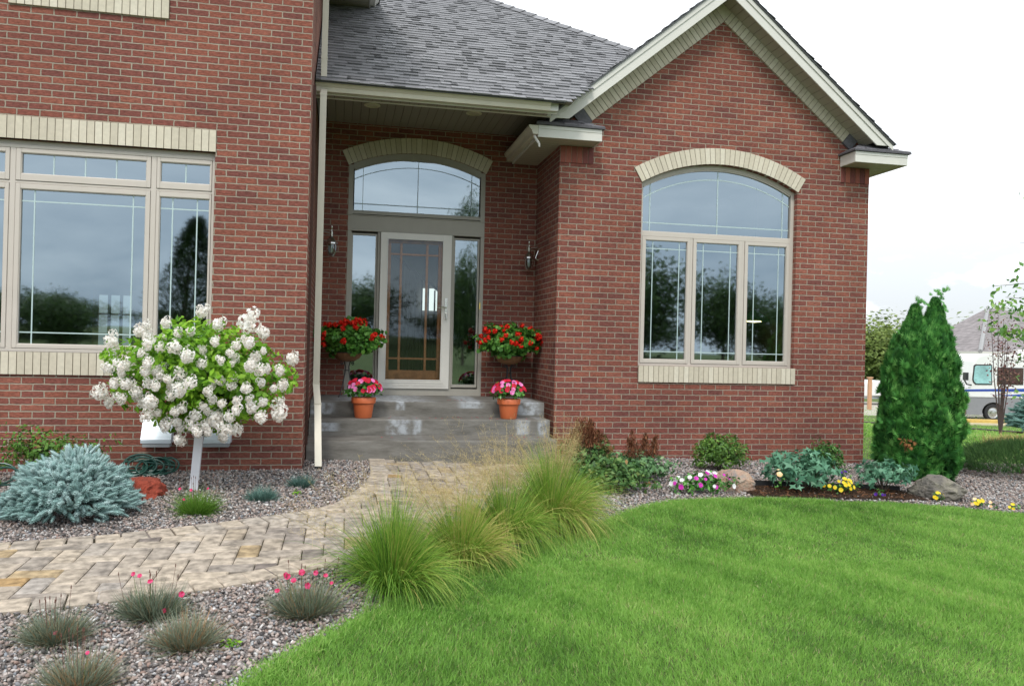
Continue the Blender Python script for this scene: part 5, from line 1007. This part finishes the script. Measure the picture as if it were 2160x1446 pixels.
def stand(x, y, z, label, seed):
    global gh
    t = thing('plant_stand', label, 'plant stand', (x, y, z), 'iron plant stands with geraniums'); m = M()
    for i in range(4):
        a = PI/4+i*PI/2; c, s = math.cos(a), math.sin(a); pr = [(.135, .003), (.115, .02), (.075, .14), (.035, .30), (.028, .38), (.05, .44), (.10, .475)]
        q = M(); q.tube([(x+r*c, y+r*s, z+h) for r, h in pr], .0065, 7); q.build('leg', BLACK, t)
        sc_ = M(); sc_.tube([(x+c*(.09+.035*k_/16*math.cos(k_*.55)), y+s*(.09+.035*k_/16*math.cos(k_*.55)), z+.42+.035*k_/16*math.sin(k_*.55)) for k_ in range(17)], .004, 6); sc_.build('scroll', BLACK, t)
    m.lathe([(.19, .56), (.196, .555), (.19, .55), (.184, .555), (.19, .56)], (x, y, z), 28)
    m.tube([(x+.032*math.cos(k*.4), y+.032*math.sin(k*.4), z+.33) for k in range(17)], .005, 6); m.build('basket_ring', BLACK, t)
    b = M(); b.lathe([(.001, .44), (.08, .445), (.15, .485), (.19, .555), (.185, .56), (.14, .5), (.001, .5)], (x, y, z), 28); b.build('coir_basket', COCO, t)
    leaves('foliage', (x, y, z+.74), (.385, .29, .21), 2500, .050, GERL, t, seed, .22, .8, low=-.55, tpl=ROUND, tf=RF6)
    leaves('foliage', (x, y, z+.60), (.24, .24, .10), 700, .05, GERL, t, seed+1, .2, .8, tpl=ROUND, tf=RF6)
    random.seed(seed); m = M()
    for i in range(34):
        a = rng.uniform(0, 2*PI); e_ = rng.uniform(-.35, 1.15); d = np.array([math.cos(a)*math.cos(e_), -abs(math.sin(a))*math.cos(e_) if i % 4 else math.sin(a)*math.cos(e_), math.sin(e_)]); f = random.uniform(1.0, 1.22)
        c = np.array([x, y, z+.73])+d*[.39*f, .30*f, .22*f]; m.tube([(x+d[0]*.2, y+d[1]*.15, z+.68), tuple(c)], [.002, .0018], 4)
        if gh is None: gh = geranium_head('flower_head', t, 4); o = place(gh, tuple(c), .03, (0, 0, 0), t, True)
        else: o = place(gh, tuple(c), random.uniform(.026, .040), (random.uniform(0, 3), random.uniform(0, 3), 0), t)
    m.build('flower_stems', STEM, t); return t
stand(.425, 2.28, .580, 'black iron stand of red geraniums left of the front door', 51)
stand(2.50, 2.25, .580, 'black iron stand of red geraniums right of the front door', 53)
# fallen petals on the steps
m = M()
for cx, cy, z, sx, n in ((1.9, 1.35, .40, .30, 26), (1.75, 1.75, .58, .10, 10), (2.55, 1.0, .22, .2, 14), (.95, .9, .22, .3, 3), (1.05, 1.35, .40, .2, 3)):
    for i in range(n):
        x, y = random.gauss(cx, sx), cy+random.uniform(-.12, .12); s = random.uniform(.007, .014); a = random.uniform(0, 6.28); c, q = math.cos(a)*s, math.sin(a)*s
        if x < 2.7: m.add([(x-c, y-q, z+.003), (x+q*.6, y-c*.6, z+.006), (x+c, y+q, z+.004), (x-q*.6, y+c*.6, z+.007)], [(0, 1, 2, 3)])
tag(m.build('fallen_petals', CRIM), 'red petals fallen on the concrete steps', 'petals', kind='stuff')

# boulders, hose, edging
def boulder(name, label, x, y, z, sx, sy, sz, m, seed, sharp=.3):
    r = np.random.default_rng(seed); import bmesh
    bm = bmesh.new(); bmesh.ops.create_icosphere(bm, subdivisions=5, radius=1)
    for v in bm.verts:
        p = v.co.copy(); f = 1+.16*mnoise.noise(p*1.4+Vector((seed, 0, 0)))+.13*mnoise.noise(p*3.1+Vector((0, seed, 0)))+.04*mnoise.noise(p*8)
        q = p*f
        for k in range(9):
            nn = Vector(tuple(np.random.default_rng(seed*10+k).normal(size=3))).normalized(); dd = .74+.12*((k*7+seed) % 3)/3
            if q.dot(nn) > dd: q -= nn*(q.dot(nn)-dd)*.85
        q *= 1+.05*mnoise.noise(p*7+Vector((3, seed, 1)))+.03*mnoise.noise(p*16)
        v.co = Vector((x+q.x*sx, y+q.y*sy, z+q.z*sz))
    me = bpy.data.meshes.new(name); bm.to_mesh(me); bm.free(); me.materials.append(m); smooth_auto(me, 28); o = bpy.data.objects.new(name, me); COL.objects.link(o); return tag(o, label, 'rock')
def rock_mat(name, a, b, c, s=6):
    m = ground_mat(name, a, b, c, s, s*3.5, .9, .8, 45); return m
boulder('boulder', 'tan and pink angular boulder right of the impatiens', 4.25, -.58, -.08, .235, .2, .19, rock_mat('tan_rock', (.40, .31, .23, 1), (.20, .185, .175, 1), (.42, .24, .16, 1), 7), 5)
boulder('boulder', 'dark grey boulder with pale left side in front of the arborvitae', 6.47, -.80, -.14, .30, .22, .165, rock_mat('grey_rock', (.14, .125, .11, 1), (.27, .25, .19, 1), (.09, .085, .08, 1), 3), 8)
boulder('sandstone_rock', 'rust red rounded rock behind the blue spruce', -1.28, -.98, -.03, .235, .22, .17, pbr('red_lava_rock', (.30, .055, .03, 1), .95, var=.3, nscale=18, bump=1, bscale=60, bdist=.02), 12)
HOSE = pbr('green_hose_rubber', (.012, .06, .045, 1), .35, var=.2)
def hose(name, label, x, y, loops, R, z0, seed):
    r = random.Random(seed); pts = []
    for i in range(loops):
        cx, cy, rx, tl, ph0 = x+r.uniform(-.13, .13), y+r.uniform(-.05, .05), R*r.uniform(.6, 1), r.uniform(.7, 1.45), r.uniform(0, 6)
        for k in range(16):
            a = 2*PI*k/16+ph0; pts.append((cx+rx*math.cos(a), cy+rx*math.sin(a)*math.cos(tl), z0+.02+rx*(1+math.sin(a))*math.sin(tl)*.62))
    m = M(); m.tube(smoothline([np.array(p) for p in pts], 3) if False else pts, .0095, 8); return tag(m.build(name, HOSE), label, 'hose')
hose('garden_hose', 'dark green garden hose coiled against the left brick wall', -1.36, -.16, 10, .155, G(-1.3, -.15), 2)
hose('garden_hose', 'loose loop of green hose at the far left edge', -2.50, -.55, 2, .15, G(-2.5, -.5), 5)
ed = M(); pe = [(4.35, -.42), (4.6, -.40), (5.0, -.42), (5.4, -.46), (5.8, -.5), (6.2, -.55)]
for a, b in zip(pe[:-1], pe[1:]): ed.add([(a[0], a[1], G(*a)-.02), (b[0], b[1], G(*b)-.02), (b[0], b[1], G(*b)+.07), (a[0], a[1], G(*a)+.07), (a[0], a[1]+.02, G(*a)-.02), (b[0], b[1]+.02, G(*b)-.02), (b[0], b[1]+.02, G(*b)+.07), (a[0], a[1]+.02, G(*a)+.07)], [(0, 1, 2, 3), (5, 4, 7, 6), (3, 2, 6, 7)])
tag(ed.build('garden_edging', BLACK), 'black plastic edging strip behind the boulders', 'edging')
mu = poly_sheet('mulch', [(4.3, -.45), (5, -.45), (5.6, -.5), (6.2, -.55), (6.2, -1.0), (5.6, -.98), (4.9, -.97), (4.3, -.95)], .03, ground_mat('brown_mulch', (.045, .028, .018, 1), (.09, .05, .03, 1), (.03, .018, .012, 1), 20, 60, 1.5)); struct(mu)
n = 700; P = np.column_stack([rng.uniform(4.3, 6.1, n), rng.uniform(-.95, -.5, n), np.zeros(n)]); P[:, 2] = g(P[:, 0], P[:, 1])+.035
tag(scatter('mulch_chips', np.array([(-.5, -.1, 0), (.5, -.1, .05), (.5, .1, 0), (-.5, .1, .05)]), LF, P, frames(rdir(n)*[.4, .4, 1]+[0, 0, 1.])*rng.uniform(.02, .05, n)[:, None, None], rng.random(n), ramp_mat('mulch_chip', [(0, (.04, .02, .01, 1)), (1, (.2, .09, .04, 1))], .9)), 'brown bark mulch in front of the edging', 'mulch', kind='stuff')

# ------------------------------------------------------------------ trees, neighbours and what stands behind the camera
TREL = ramp_mat('tree_leaf', [(0, (.012, .035, .008, 1)), (.5, (.045, .10, .02, 1)), (1, (.12, .20, .04, 1))], .5, .3, trans=.2)
TREO = ramp_mat('olive_tree_leaf', [(0, (.05, .08, .02, 1)), (.5, (.14, .20, .05, 1)), (1, (.27, .34, .09, 1))], .6, .2, trans=.2)
def tree_proto(name, label, n, size, m, amp=.3, rad=(.42, .42, .42), cz=.6, group=None, seed=3, trunk=.3):
    t = thing(name, label, 'tree', (0, 0, 0), group); d = rdir(n); f = lump(d, seed, amp)*(1-.55*rng.random(n)**1.5)
    sub = rng.normal(0, .05, (n, 3)); P = np.array([0, 0, cz])+d*f[:, None]*np.array(rad)+sub
    c = scatter('crown', LEAF, LF, P, frames(d+rng.normal(0, .6, (n, 3))+[0, 0, .3])*(size*rng.uniform(.6, 1.4, n))[:, None, None], np.clip(.5+.2*d[:, 2]+rng.normal(0, .2, n), 0, 1), m, t)
    k = M(); k.tube([(0, 0, -.03), (.01, 0, trunk*.6), (0, .01, trunk), (0, 0, cz)], [.028, .022, .018, .008], 8)
    for i in range(14):
        q = rdir(1)[0]; q[2] = abs(q[2]); k.tube([(0, 0, trunk*random.uniform(.7, 1.1)), tuple(np.array([0, 0, cz])+q*np.array(rad)*.4), tuple(np.array([0, 0, cz])+q*np.array(rad)*.85)], [.010, .006, .002], 4)
    k.build('trunk', BARK, t); return t
def copy_thing(t, loc, s, label, rz=0.):
    r = t.copy(); COL.objects.link(r); r.location = loc; r.scale = s; r.rotation_euler = (0, 0, rz); r['label'] = label
    for ch in list(t.children):
        c = ch.copy(); COL.objects.link(c); c.parent = r
    return r
def setup(t, loc, s, rz=0.): t.location = loc; t.scale = s; t.rotation_euler = (0, 0, rz)
far = tree_proto('deciduous_tree', 'far olive green tree left of the others beyond the lawn', 5200, .05, TREO, .35, group='far trees beyond the lawn', seed=6, trunk=.25)
setup(far, (46.9, 58.4, -1.85), (9, 9, 5.8))
for x, y, s, h, lab, rz in ((50.5, 61, 8, 5.2, 'middle far olive tree just left of the arborvitae', 1), (56.5, 66, 10, 6.4, 'tallest far tree partly behind the arborvitae', 2), (42.5, 60, 8, 5.6, 'far tree hidden mostly by the corner of the house', 3), (66, 64, 12, 6.2, 'far tree behind the neighbouring house', 4)):
    copy_thing(far, (x, y, -1.85), (s, s, h), lab, rz)
# trees and lawn on the other side of the street, seen only as reflections in the windows
back = tree_proto('maple_tree', 'big dark tree mirrored in the left pane of the arched window', 6500, .045, TREL, .3, group='trees mirrored in the windows', seed=9)
def hz(x, y, h): return (h*1.02-1.5-G(x, y))/1.02
setup(back, (18.5, -38, G(18.5, -38)), (9, 9, hz(18.5, -38, 8.6)))
for x, y, s, h, lab, rz in ((29.8, -48, 6.5, 8.6, 'round tree mirrored in the middle pane of the arched window', 1), (35.5, -50, 8, 7.2, 'tree mirrored in the right pane of the arched window', 2), (24.5, -52, 8, 5.4, 'low tree mirrored between the big ones', 3), (42, -55, 10, 6, 'distant tree mirrored at the far right', 4),
                         (6.4, -27.5, 2.6, 7.3, 'slim tree mirrored in the right sidelight of the door', 5), (1.4, -43, 7, 6.9, 'olive tree mirrored in the left sidelight of the door', 6), (-11.6, -30, 3.4, 4.5, 'small tree mirrored low in the wide left window', 7), (-16, -42, 9, 5, 'low tree mirrored at the left edge of the wide window', 8),
                         (-8, -48, 10, 4.6, 'low wide tree mirrored under the clouds in the left window', 9), (10, -50, 10, 5.4, 'tree mirrored behind the slim one', 10), (14.5, -46, 7, 6.2, 'tree mirrored beside the big dark one', 11), (-24, -46, 10, 5.5, 'outermost tree mirrored on the left', 12)):
    copy_thing(back, (x, y, G(x, y)), (s, s, max(hz(x, y, h), 1.6)), lab, rz)
wl = thing('willow_tree', 'tall feathery willow mirrored in the right pane of the wide left window', 'tree', (-5.3, -22, G(-5.3, -22)))
n = 9000; zz = rng.random(n)*5.4+.9; rw = np.interp(zz, [.9, 2, 3.6, 4.6, 5.6, 6.3], [1.2, 1.5, 1.15, .75, .45, .1]); an = rng.uniform(0, 2*PI, n); rr_ = rw*np.sqrt(rng.random(n))*(1+.25*np.sin(an*3+zz*3))
P = np.column_stack([-5.25+.08*zz+rr_*np.cos(an), -22+rr_*np.sin(an), zz-.9]); D = np.column_stack([np.cos(an)*.6, np.sin(an)*.6, .5*np.ones(n)])+rng.normal(0, .4, (n, 3))
scatter('crown', np.array([(0, 0, 0), (.5, -.1, 0), (1, 0, -.15), (.5, .1, 0)]), LF, P, dirframes(D)*rng.uniform(.16, .3, n)[:, None, None], rng.beta(2, 3, n), TREL, wl)
m = M(); m.tube([(-5.3, -22, -1.1), (-5.2, -22, 1.5), (-4.9, -22, 4)], [.16, .12, .04], 8); m.build('trunk', BARK, wl)

# young tree whose twigs reach in from the right, thin plum shrub, blue spruce, tawny grass
yt = thing('young_birch', 'leafy twigs of a young tree reaching in from the right edge', 'tree', (8.95, -.35, G(8.95, -.35))); m = M(); P = []
m.tube([(8.95, -.35, -.3), (8.93, -.33, 1.2), (8.9, -.3, 2.6), (8.88, -.3, 3.8)], [.035, .028, .02, .008], 8)
for (zb, ex, ez, nl) in ((2.1, 7.78, 2.10, 34), (2.3, 7.95, 2.30, 26), (2.5, 8.10, 2.62, 16), (1.6, 7.80, 1.86, 130), (1.3, 7.68, 1.62, 130), (1.4, 7.9, 1.55, 120), (1.0, 8.05, 1.25, 36), (.7, 8.14, .85, 30), (.8, 8.02, 1.02, 26), (1.8, 8.0, 1.98, 40), (2.9, 8.2, 3.2, 30), (2.6, 9.6, 2.8, 50), (1.9, 9.7, 2.0, 60), (1.2, 9.6, 1.4, 50)):
    a = np.array([8.92, -.32, zb]); e_ = np.array([ex, -.1+random.uniform(-.15, .15), ez]); md = (a+e_)/2+[0, 0, .06]; m.tube([tuple(a), tuple(md), tuple(e_)], [.008, .005, .002], 5)
    f = rng.uniform(.25, 1.03, nl)[:, None]; P.append(a*(1-f)**2+2*f*(1-f)*md+e_*f*f+rng.normal(0, .055, (nl, 3))*[1, 1, .9])
m.build('trunk', BARK, yt); P = np.concatenate(P); n = len(P)
scatter('leaves', LEAF, LF, P, frames(rng.normal(0, .7, (n, 3))+[0, -.8, .5])*(.078*rng.uniform(.6, 1.3, n))[:, None, None], rng.random(n), ramp_mat('birch_leaf', gr((.05, .13, .03, 1), (.12, .28, .05, 1), (.26, .42, .08, 1)), .45, .4, trans=.3), yt)
ps = thing('plum_shrub', 'thin dark stemmed plum shrub with sparse purple leaves in front of the motorhome', 'shrub', (16.95, 9.68, G(16.95, 9.68))); m = M(); P = []; z = G(16.95, 9.68)
for i in range(9):
    dx = random.uniform(-.85, .6); zt = random.uniform(2.0, 3.5); a = (16.98, 9.68, z-.1); b = (16.98+dx*.6, 9.65, z+.5*zt); c = (16.98+dx, 9.6, z+zt); m.tube([a, b, c], [.022, .012, .003], 5)
    for k in range(60):
        f = random.uniform(.45, 1.05); P.append(((1-f)**2*a[0]+2*f*(1-f)*b[0]+f*f*c[0]+random.gauss(0, .13), 9.6+random.gauss(0, .15), (1-f)**2*a[2]+2*f*(1-f)*b[2]+f*f*c[2]+random.gauss(0, .12)))
m.build('stems', pbr('dark_stem', (.07, .045, .04, 1), .8), ps); P = np.array(P); n = len(P)
scatter('leaves', LEAF, LF, P, frames(rdir(n))*(.085*rng.uniform(.6, 1.2, n))[:, None, None], rng.random(n), ramp_mat('plum_leaf', gr((.07, .03, .035, 1), (.16, .06, .06, 1), (.22, .14, .09, 1)), .6, .3, trans=.15), ps)
spruce('blue_spruce', 'blue green spruce at the right edge beside the plum shrub', (20.4, 11.15, G(20.4, 11.15)), 1.3, 1.25, 1200, .22, NEEDG)
tg = thing('tawny_grass', 'tawny orange feather grass behind the juniper hedge', 'ornamental grass', (11.9, 3.8, G(11.9, 3.8))); n = 1600; z = G(11.9, 3.8); x = rng.uniform(-.55, .75, n)
B = np.column_stack([11.9+x, 3.8+rng.normal(0, .15, n), np.full(n, z)]); D = np.column_stack([rng.normal(-.2, .35, n), rng.normal(0, .3, n), np.ones(n)]); D /= np.linalg.norm(D, axis=1, keepdims=True)
blades('blades', B, D, rng.uniform(.2, .42, n), np.full(n, .006), np.full(n, .2), ramp_mat('tawny_blade', gr((.22, .26, .07, 1), (.50, .33, .15, 1), (.62, .45, .26, 1)), .7, .2, trans=.2), rng.random(n), 3, tg)

# local frame helper for far objects: u to the right in the view, w towards the camera
def lbox(m, O, U, Wd, u0, u1, w0, w1, z0, z1, r=None):
    vs_ = [tuple(np.array(O)+np.array(U)*u+np.array(Wd)*w+[0, 0, z]) for z in (z0, z1) for w in (w0, w1) for u in (u0, u1)]
    m.add(vs_, [(0, 2, 3, 1), (4, 5, 7, 6), (0, 1, 5, 4), (2, 6, 7, 3), (0, 4, 6, 2), (1, 3, 7, 5)], r)
def lprism(m, O, U, Wd, pts, w0, w1):
    n = len(pts); f = lambda p, w: tuple(np.array(O)+np.array(U)*p[0]+np.array(Wd)*w+[0, 0, p[1]])
    m.add([f(p, w0) for p in pts]+[f(p, w1) for p in pts], [tuple(range(n)), tuple(range(2*n-1, n-1, -1))]+[(i, i+n, (i+1) % n+n, (i+1) % n) for i in range(n)])
U = (.9787, -.2053, 0); Wd = (-.2053, -.9787, 0); O = (30.01, 25.49, -1.79)
RVW = pbr('motorhome_white', (.72, .72, .70, 1), .3, var=.02); RVG = pbr('motorhome_grey', (.23, .23, .24, 1), .35, var=.05); RVB = pbr('motorhome_blue', (.02, .06, .32, 1), .3)
RV = thing('motorhome', 'white motorhome with grey skirt and blue stripe parked before the neighbouring house', 'motorhome', O)
m = M(); body = [(-.38, 1.12), (-.30, 1.5), (-.06, 1.7), (.02, 2.3), (.14, 2.85), (.34, 3.12), (.7, 3.22), (8.2, 3.22), (8.2, 1.12)]
lprism(m, O, U, Wd, body, -2.4, 0); m.build('body', RVW, RV, smooth=False, bevel=.06)
m = M(); wh = [(.62+.0, .30)]+[(1.10+.55*math.cos(a), .40+.52*math.sin(a)) for a in np.linspace(PI*.98, .02*PI, 12)]+[(1.66, .30)]
lprism(m, O, U, Wd, [(-.18, .30), (-.22, 1.115)]+[(8.2, 1.115), (8.2, .30)]+wh[::-1], -2.38, .02); m.build('skirt', RVG, RV, smooth=False)
m = M(); lprism(m, O, U, Wd, [(-.55, .34), (-.60, .8), (-.50, 1.0), (-.19, 1.0), (-.19, .34)], -2.3, -.05); m.build('bumper', pbr('bumper_tan', (.35, .2, .13, 1), .4), RV)
m = M(); lprism(m, O, U, Wd, [(-.40, .93), (-.44, 1.1), (-.2, 1.16), (-.19, .95)], -.5, .03); m.build('headlight', pbr('amber_lens', (.85, .25, .12, 1), .2), RV)
m = M(); lprism(m, O, U, Wd, [(-.42, 1.40), (-.38, 1.50), (3.0, 1.62), (8.1, 1.62), (8.1, 1.42), (3.0, 1.46), (1, 1.44)], -.02, .012); m.build('stripe', RVB, RV)
m = M(); lprism(m, O, U, Wd, [(-.44, 1.13), (-.42, 1.38), (-.12, 1.36), (-.1, 1.14)], -.3, .014); m.build('stripe', RVB, RV)
m = M(); lprism(m, O, U, Wd, [(1.0, 1.25), (3.0, 1.36), (8, 1.36), (8, 1.22), (2.6, 1.22)], -.02, .011); m.build('stripe', RVB, RV)
m = M(); wn = [(.10, 1.86), (.06, 2.0), (.12, 2.66), (.20, 2.72), (1.0, 2.72), (1.02, 1.75), (.22, 1.74)]; lprism(m, O, U, Wd, wn, -.02, .02); cw = m.build('cab_window', pbr('window_rubber', (.02, .02, .02, 1), .5), RV)
m = M(); lprism(m, O, U, Wd, [(.14, 1.90), (.12, 2.0), (.17, 2.60), (.24, 2.66), (.95, 2.66), (.97, 1.81), (.25, 1.80)], .021, .03); m.build('pane', pbr('tinted_glass', (.28, .50, .50, 1), .12, var=.4, nscale=2), cw)
m = M(); lbox(m, O, U, Wd, 1.26, 2.52, -.02, .02, 1.78, 2.60); wn_ = m.build('side_window', pbr('window_rubber_dark', (.02, .015, .015, 1), .5), RV)
m = M(); lbox(m, O, U, Wd, 1.30, 2.48, .021, .026, 1.82, 2.56); m.build('pane', pbr('brown_tinted_glass', (.06, .035, .028, 1), .15, var=.6, nscale=3), wn_)
def lwheel(u, w):
    t_ = M(); cx = np.array(O)+np.array(U)*u+np.array(Wd)*w+[0, 0, .41]; n = 28
    for r0, r1, w0, w1, mm_ in ():
        pass
    def ring(m, prof):
        k = len(prof); vs_ = [tuple(cx+np.array(U)*r*math.cos(2*PI*j/n)+np.array([0, 0, 1])*r*math.sin(2*PI*j/n)+np.array(Wd)*q) for r, q in prof for j in range(n)]
        m.add(vs_, [(i*n+j, i*n+(j+1) % n, (i+1)*n+(j+1) % n, (i+1)*n+j) for i in range(k-1) for j in range(n)]); m.sm = True
    ring(t_, [(.25, -.2), (.40, -.2), (.41, -.17), (.41, .0), (.38, .03), (.28, .03), (.25, .0)]); o = t_.build('wheel', pbr('tyre_rubber', (.02, .02, .02, 1), .8), RV)
    r_ = M(); ring(r_, [(.27, .0), (.26, .025), (.22, -.02), (.12, -.01), (.10, .035), (.001, .04)]); r_.build('rim', CHROME, o)
lwheel(1.12, -.05); lwheel(6.3, -.05)
m = M(); m.tube([tuple(np.array(O)+np.array(U)*a+[0, 0, b]+np.array(Wd)*.1) for a, b in ((-.02, 1.72), (-.25, 1.75), (-.36, 1.95), (-.34, 2.25))], .035, 6); lbox(m, O, U, Wd, -.42, -.28, .05, .3, 1.95, 2.32); m.build('mirror', BLACK, RV)
m = M(); lbox(m, O, U, Wd, 3.0, 4.0, -1.6, -.8, 3.22, 3.5); m.build('roof_unit', RVW, RV)
# driveway under it, a thin dark strip across the lawn and small things in front
DRV = ground_mat('concrete_drive', (.38, .35, .30, 1), (.48, .44, .38, 1), (.30, .28, .25, 1), 1, 12, .3)
m = M(); q = [(24.5, 25.6), (27, 23.2), (48, 16), (54, 30), (30, 40)]; m.add([(x, y, -1.775) for x, y in q]+[(x, y, -2.1) for x, y in q], [(0, 1, 2, 3, 4), (0, 5, 6, 1), (1, 6, 7, 2), (2, 7, 8, 3), (3, 8, 9, 4), (4, 9, 5, 0)]); struct(m.build('driveway', DRV))
m = M(); q = [(17.0, 20.5), (19.5, 18.5), (21, 15.5), (20.6, 12.9), (19.6, 11.9), (21.5, 10.5), (26, 9)]
for a, b in zip(q[:-1], q[1:]): m.add([(a[0], a[1], G(*a)-.02), (b[0], b[1], G(*b)-.02), (b[0], b[1], G(*b)+.07), (a[0], a[1], G(*a)+.07), (a[0]+.1, a[1]+.12, G(*a)+.07), (b[0]+.1, b[1]+.12, G(*b)+.07)], [(0, 1, 2, 3), (3, 2, 5, 4)])
tag(m.build('lawn_dark_strip', pbr('dark_strip_tone', (.07, .06, .05, 1), .9)), 'thin dark strip curving across the far lawn', 'kerb')
O2 = (28.2, 23.2, -1.775); JK = thing('floor_jack', 'long yellow floor jack lying on the driveway before the motorhome', 'jack', O2)
m = M(); lbox(m, O2, U, Wd, -.9, 1.3, -.2, .2, .12, .26); m.build('frame', pbr('yellow_paint', (.55, .38, .10, 1), .5), JK)
m = M(); lbox(m, O2, U, Wd, -1.2, 1.6, .25, .5, .0, .12); m.build('plank', pbr('pale_plank', (.55, .48, .33, 1), .8), JK)
for u in (-.7, 1.1):
    m = M(); c = np.array(O2)+np.array(U)*u+[0, 0, .12]; m.tube([tuple(c+np.array(Wd)*.22), tuple(c+np.array(Wd)*-.22)], .12, 14); m.build('wheel', BLACK, JK)
PO = (29.15, 31.9, G(29.15, 31.9)); po = M(); lbox(po, PO, U, Wd, -.09, .09, -.09, .09, 0, 1.75); lbox(po, PO, U, Wd, -.13, .13, -.13, .13, 1.75, 1.82)
tag(po.build('wooden_post', pbr('cedar_post', (.50, .28, .16, 1), .8)), 'orange brown wooden post between house corner and arborvitae', 'post')
BO = (32.3, 36.3, -1.79); bo = thing('boat_trailer', 'white boat on a trailer glimpsed beside the house corner', 'boat', BO)
m = M(); lprism(m, BO, U, Wd, [(-1.4, .75), (-1.7, 1.35), (-.6, 1.32), (-.4, 1.5), (.4, 1.5), (.7, 1.25), (2.6, 1.2), (2.6, .7), (-1.0, .5)], -.9, .9); m.build('hull', RVW, bo, smooth=False, bevel=.08)
m = M(); lbox(m, BO, U, Wd, -2.2, 2.4, -.6, .6, .38, .5); m.build('trailer_frame', STEEL, bo)
for u in (.6, 1.3):
    m = M(); c = np.array(BO)+np.array(U)*u+[0, 0, .33]; m.tube([tuple(c+np.array(Wd)*.9), tuple(c+np.array(Wd)*.7)], .32, 16); m.build('wheel', BLACK, bo)
# neighbouring house
SIDE = board_mat('white_siding', (.62, .61, .57, 1), .14, 2); NB = thing('neighbour_house', 'white sided neighbouring house with a grey hip roof', 'house', (38.9, 34.9, -1.8))
C0, C1, C2 = np.array([38.91, 34.86]), np.array([40.62, 41.65]), np.array([53.2, 42.1]); C1 = C0+(C1-C0)*1.5; AP = np.array([47.09, 43.35]); ez = 1.62
cen = (C1+C2)/2; inn = lambda c, k=.94: cen+(c-cen)*k; C3 = C1+C2-C0
m = M(); w4 = [inn(C0, .95), inn(C2, .95), inn(C3, .95), inn(C1, .95)]
for a, b in zip(w4, w4[1:]+w4[:1]): m.add([(a[0], a[1], -2.2), (b[0], b[1], -2.2), (b[0], b[1], ez), (a[0], a[1], ez)], [(0, 1, 2, 3)])
m.build('wall', SIDE, NB)
NR = brk = None
def shingle_tex():
    m, t, p = newmat('grey_shingle_courses'); L = t.links.new; g_ = nd(t, 'ShaderNodeNewGeometry'); s = nd(t, 'ShaderNodeSeparateXYZ'); L(g_.outputs['Position'], s.inputs[0])
    ad = nd(t, 'ShaderNodeMath', operation='ADD'); L(s.outputs[0], ad.inputs[0]); L(s.outputs[1], ad.inputs[1]); c = nd(t, 'ShaderNodeCombineXYZ'); L(ad.outputs[0], c.inputs[0]); L(s.outputs[2], c.inputs[1])
    b = nd(t, 'ShaderNodeTexBrick', offset=.37); b.inputs['Scale'].default_value = 1; b.inputs['Brick Width'].default_value = .5; b.inputs['Row Height'].default_value = .12; b.inputs['Mortar Size'].default_value = .012
    b.inputs['Color1'].default_value = (.19, .17, .17, 1); b.inputs['Color2'].default_value = (.29, .26, .26, 1); b.inputs['Mortar'].default_value = (.10, .09, .09, 1); L(c.outputs[0], b.inputs['Vector']); L(b.outputs[0], p.inputs['Base Color']); p.inputs['Roughness'].default_value = .9
    return m
m = M(); A3 = (AP[0], AP[1], 4.95); A4 = (AP[0]+5.5, AP[1]+3.0, 4.95)
e4 = [(c[0], c[1], ez) for c in (C0, C2, C3, C1)]; m.add(e4+[A3, A4], [(0, 1, 5, 4), (1, 2, 5), (2, 3, 4, 5), (3, 0, 4), (3, 2, 1, 0)]); m.build('roof', shingle_tex(), NB)
m = M()
for a, b in zip(e4, e4[1:]+e4[:1]): m.add([(a[0], a[1], ez-.16), (b[0], b[1], ez-.16), (b[0], b[1], ez+.02), (a[0], a[1], ez+.02)], [(0, 1, 2, 3)])
m.build('fascia', FASC, NB)
m = M(); pa, pb = Vector((C0[0], C0[1], ez+.03)), Vector((AP[0], AP[1], 4.98)); m.tube([tuple(pa), tuple(pb)], .13, 6); m.build('hip_cap', pbr('hip_shingle', (.28, .28, .28, 1), .9), NB)
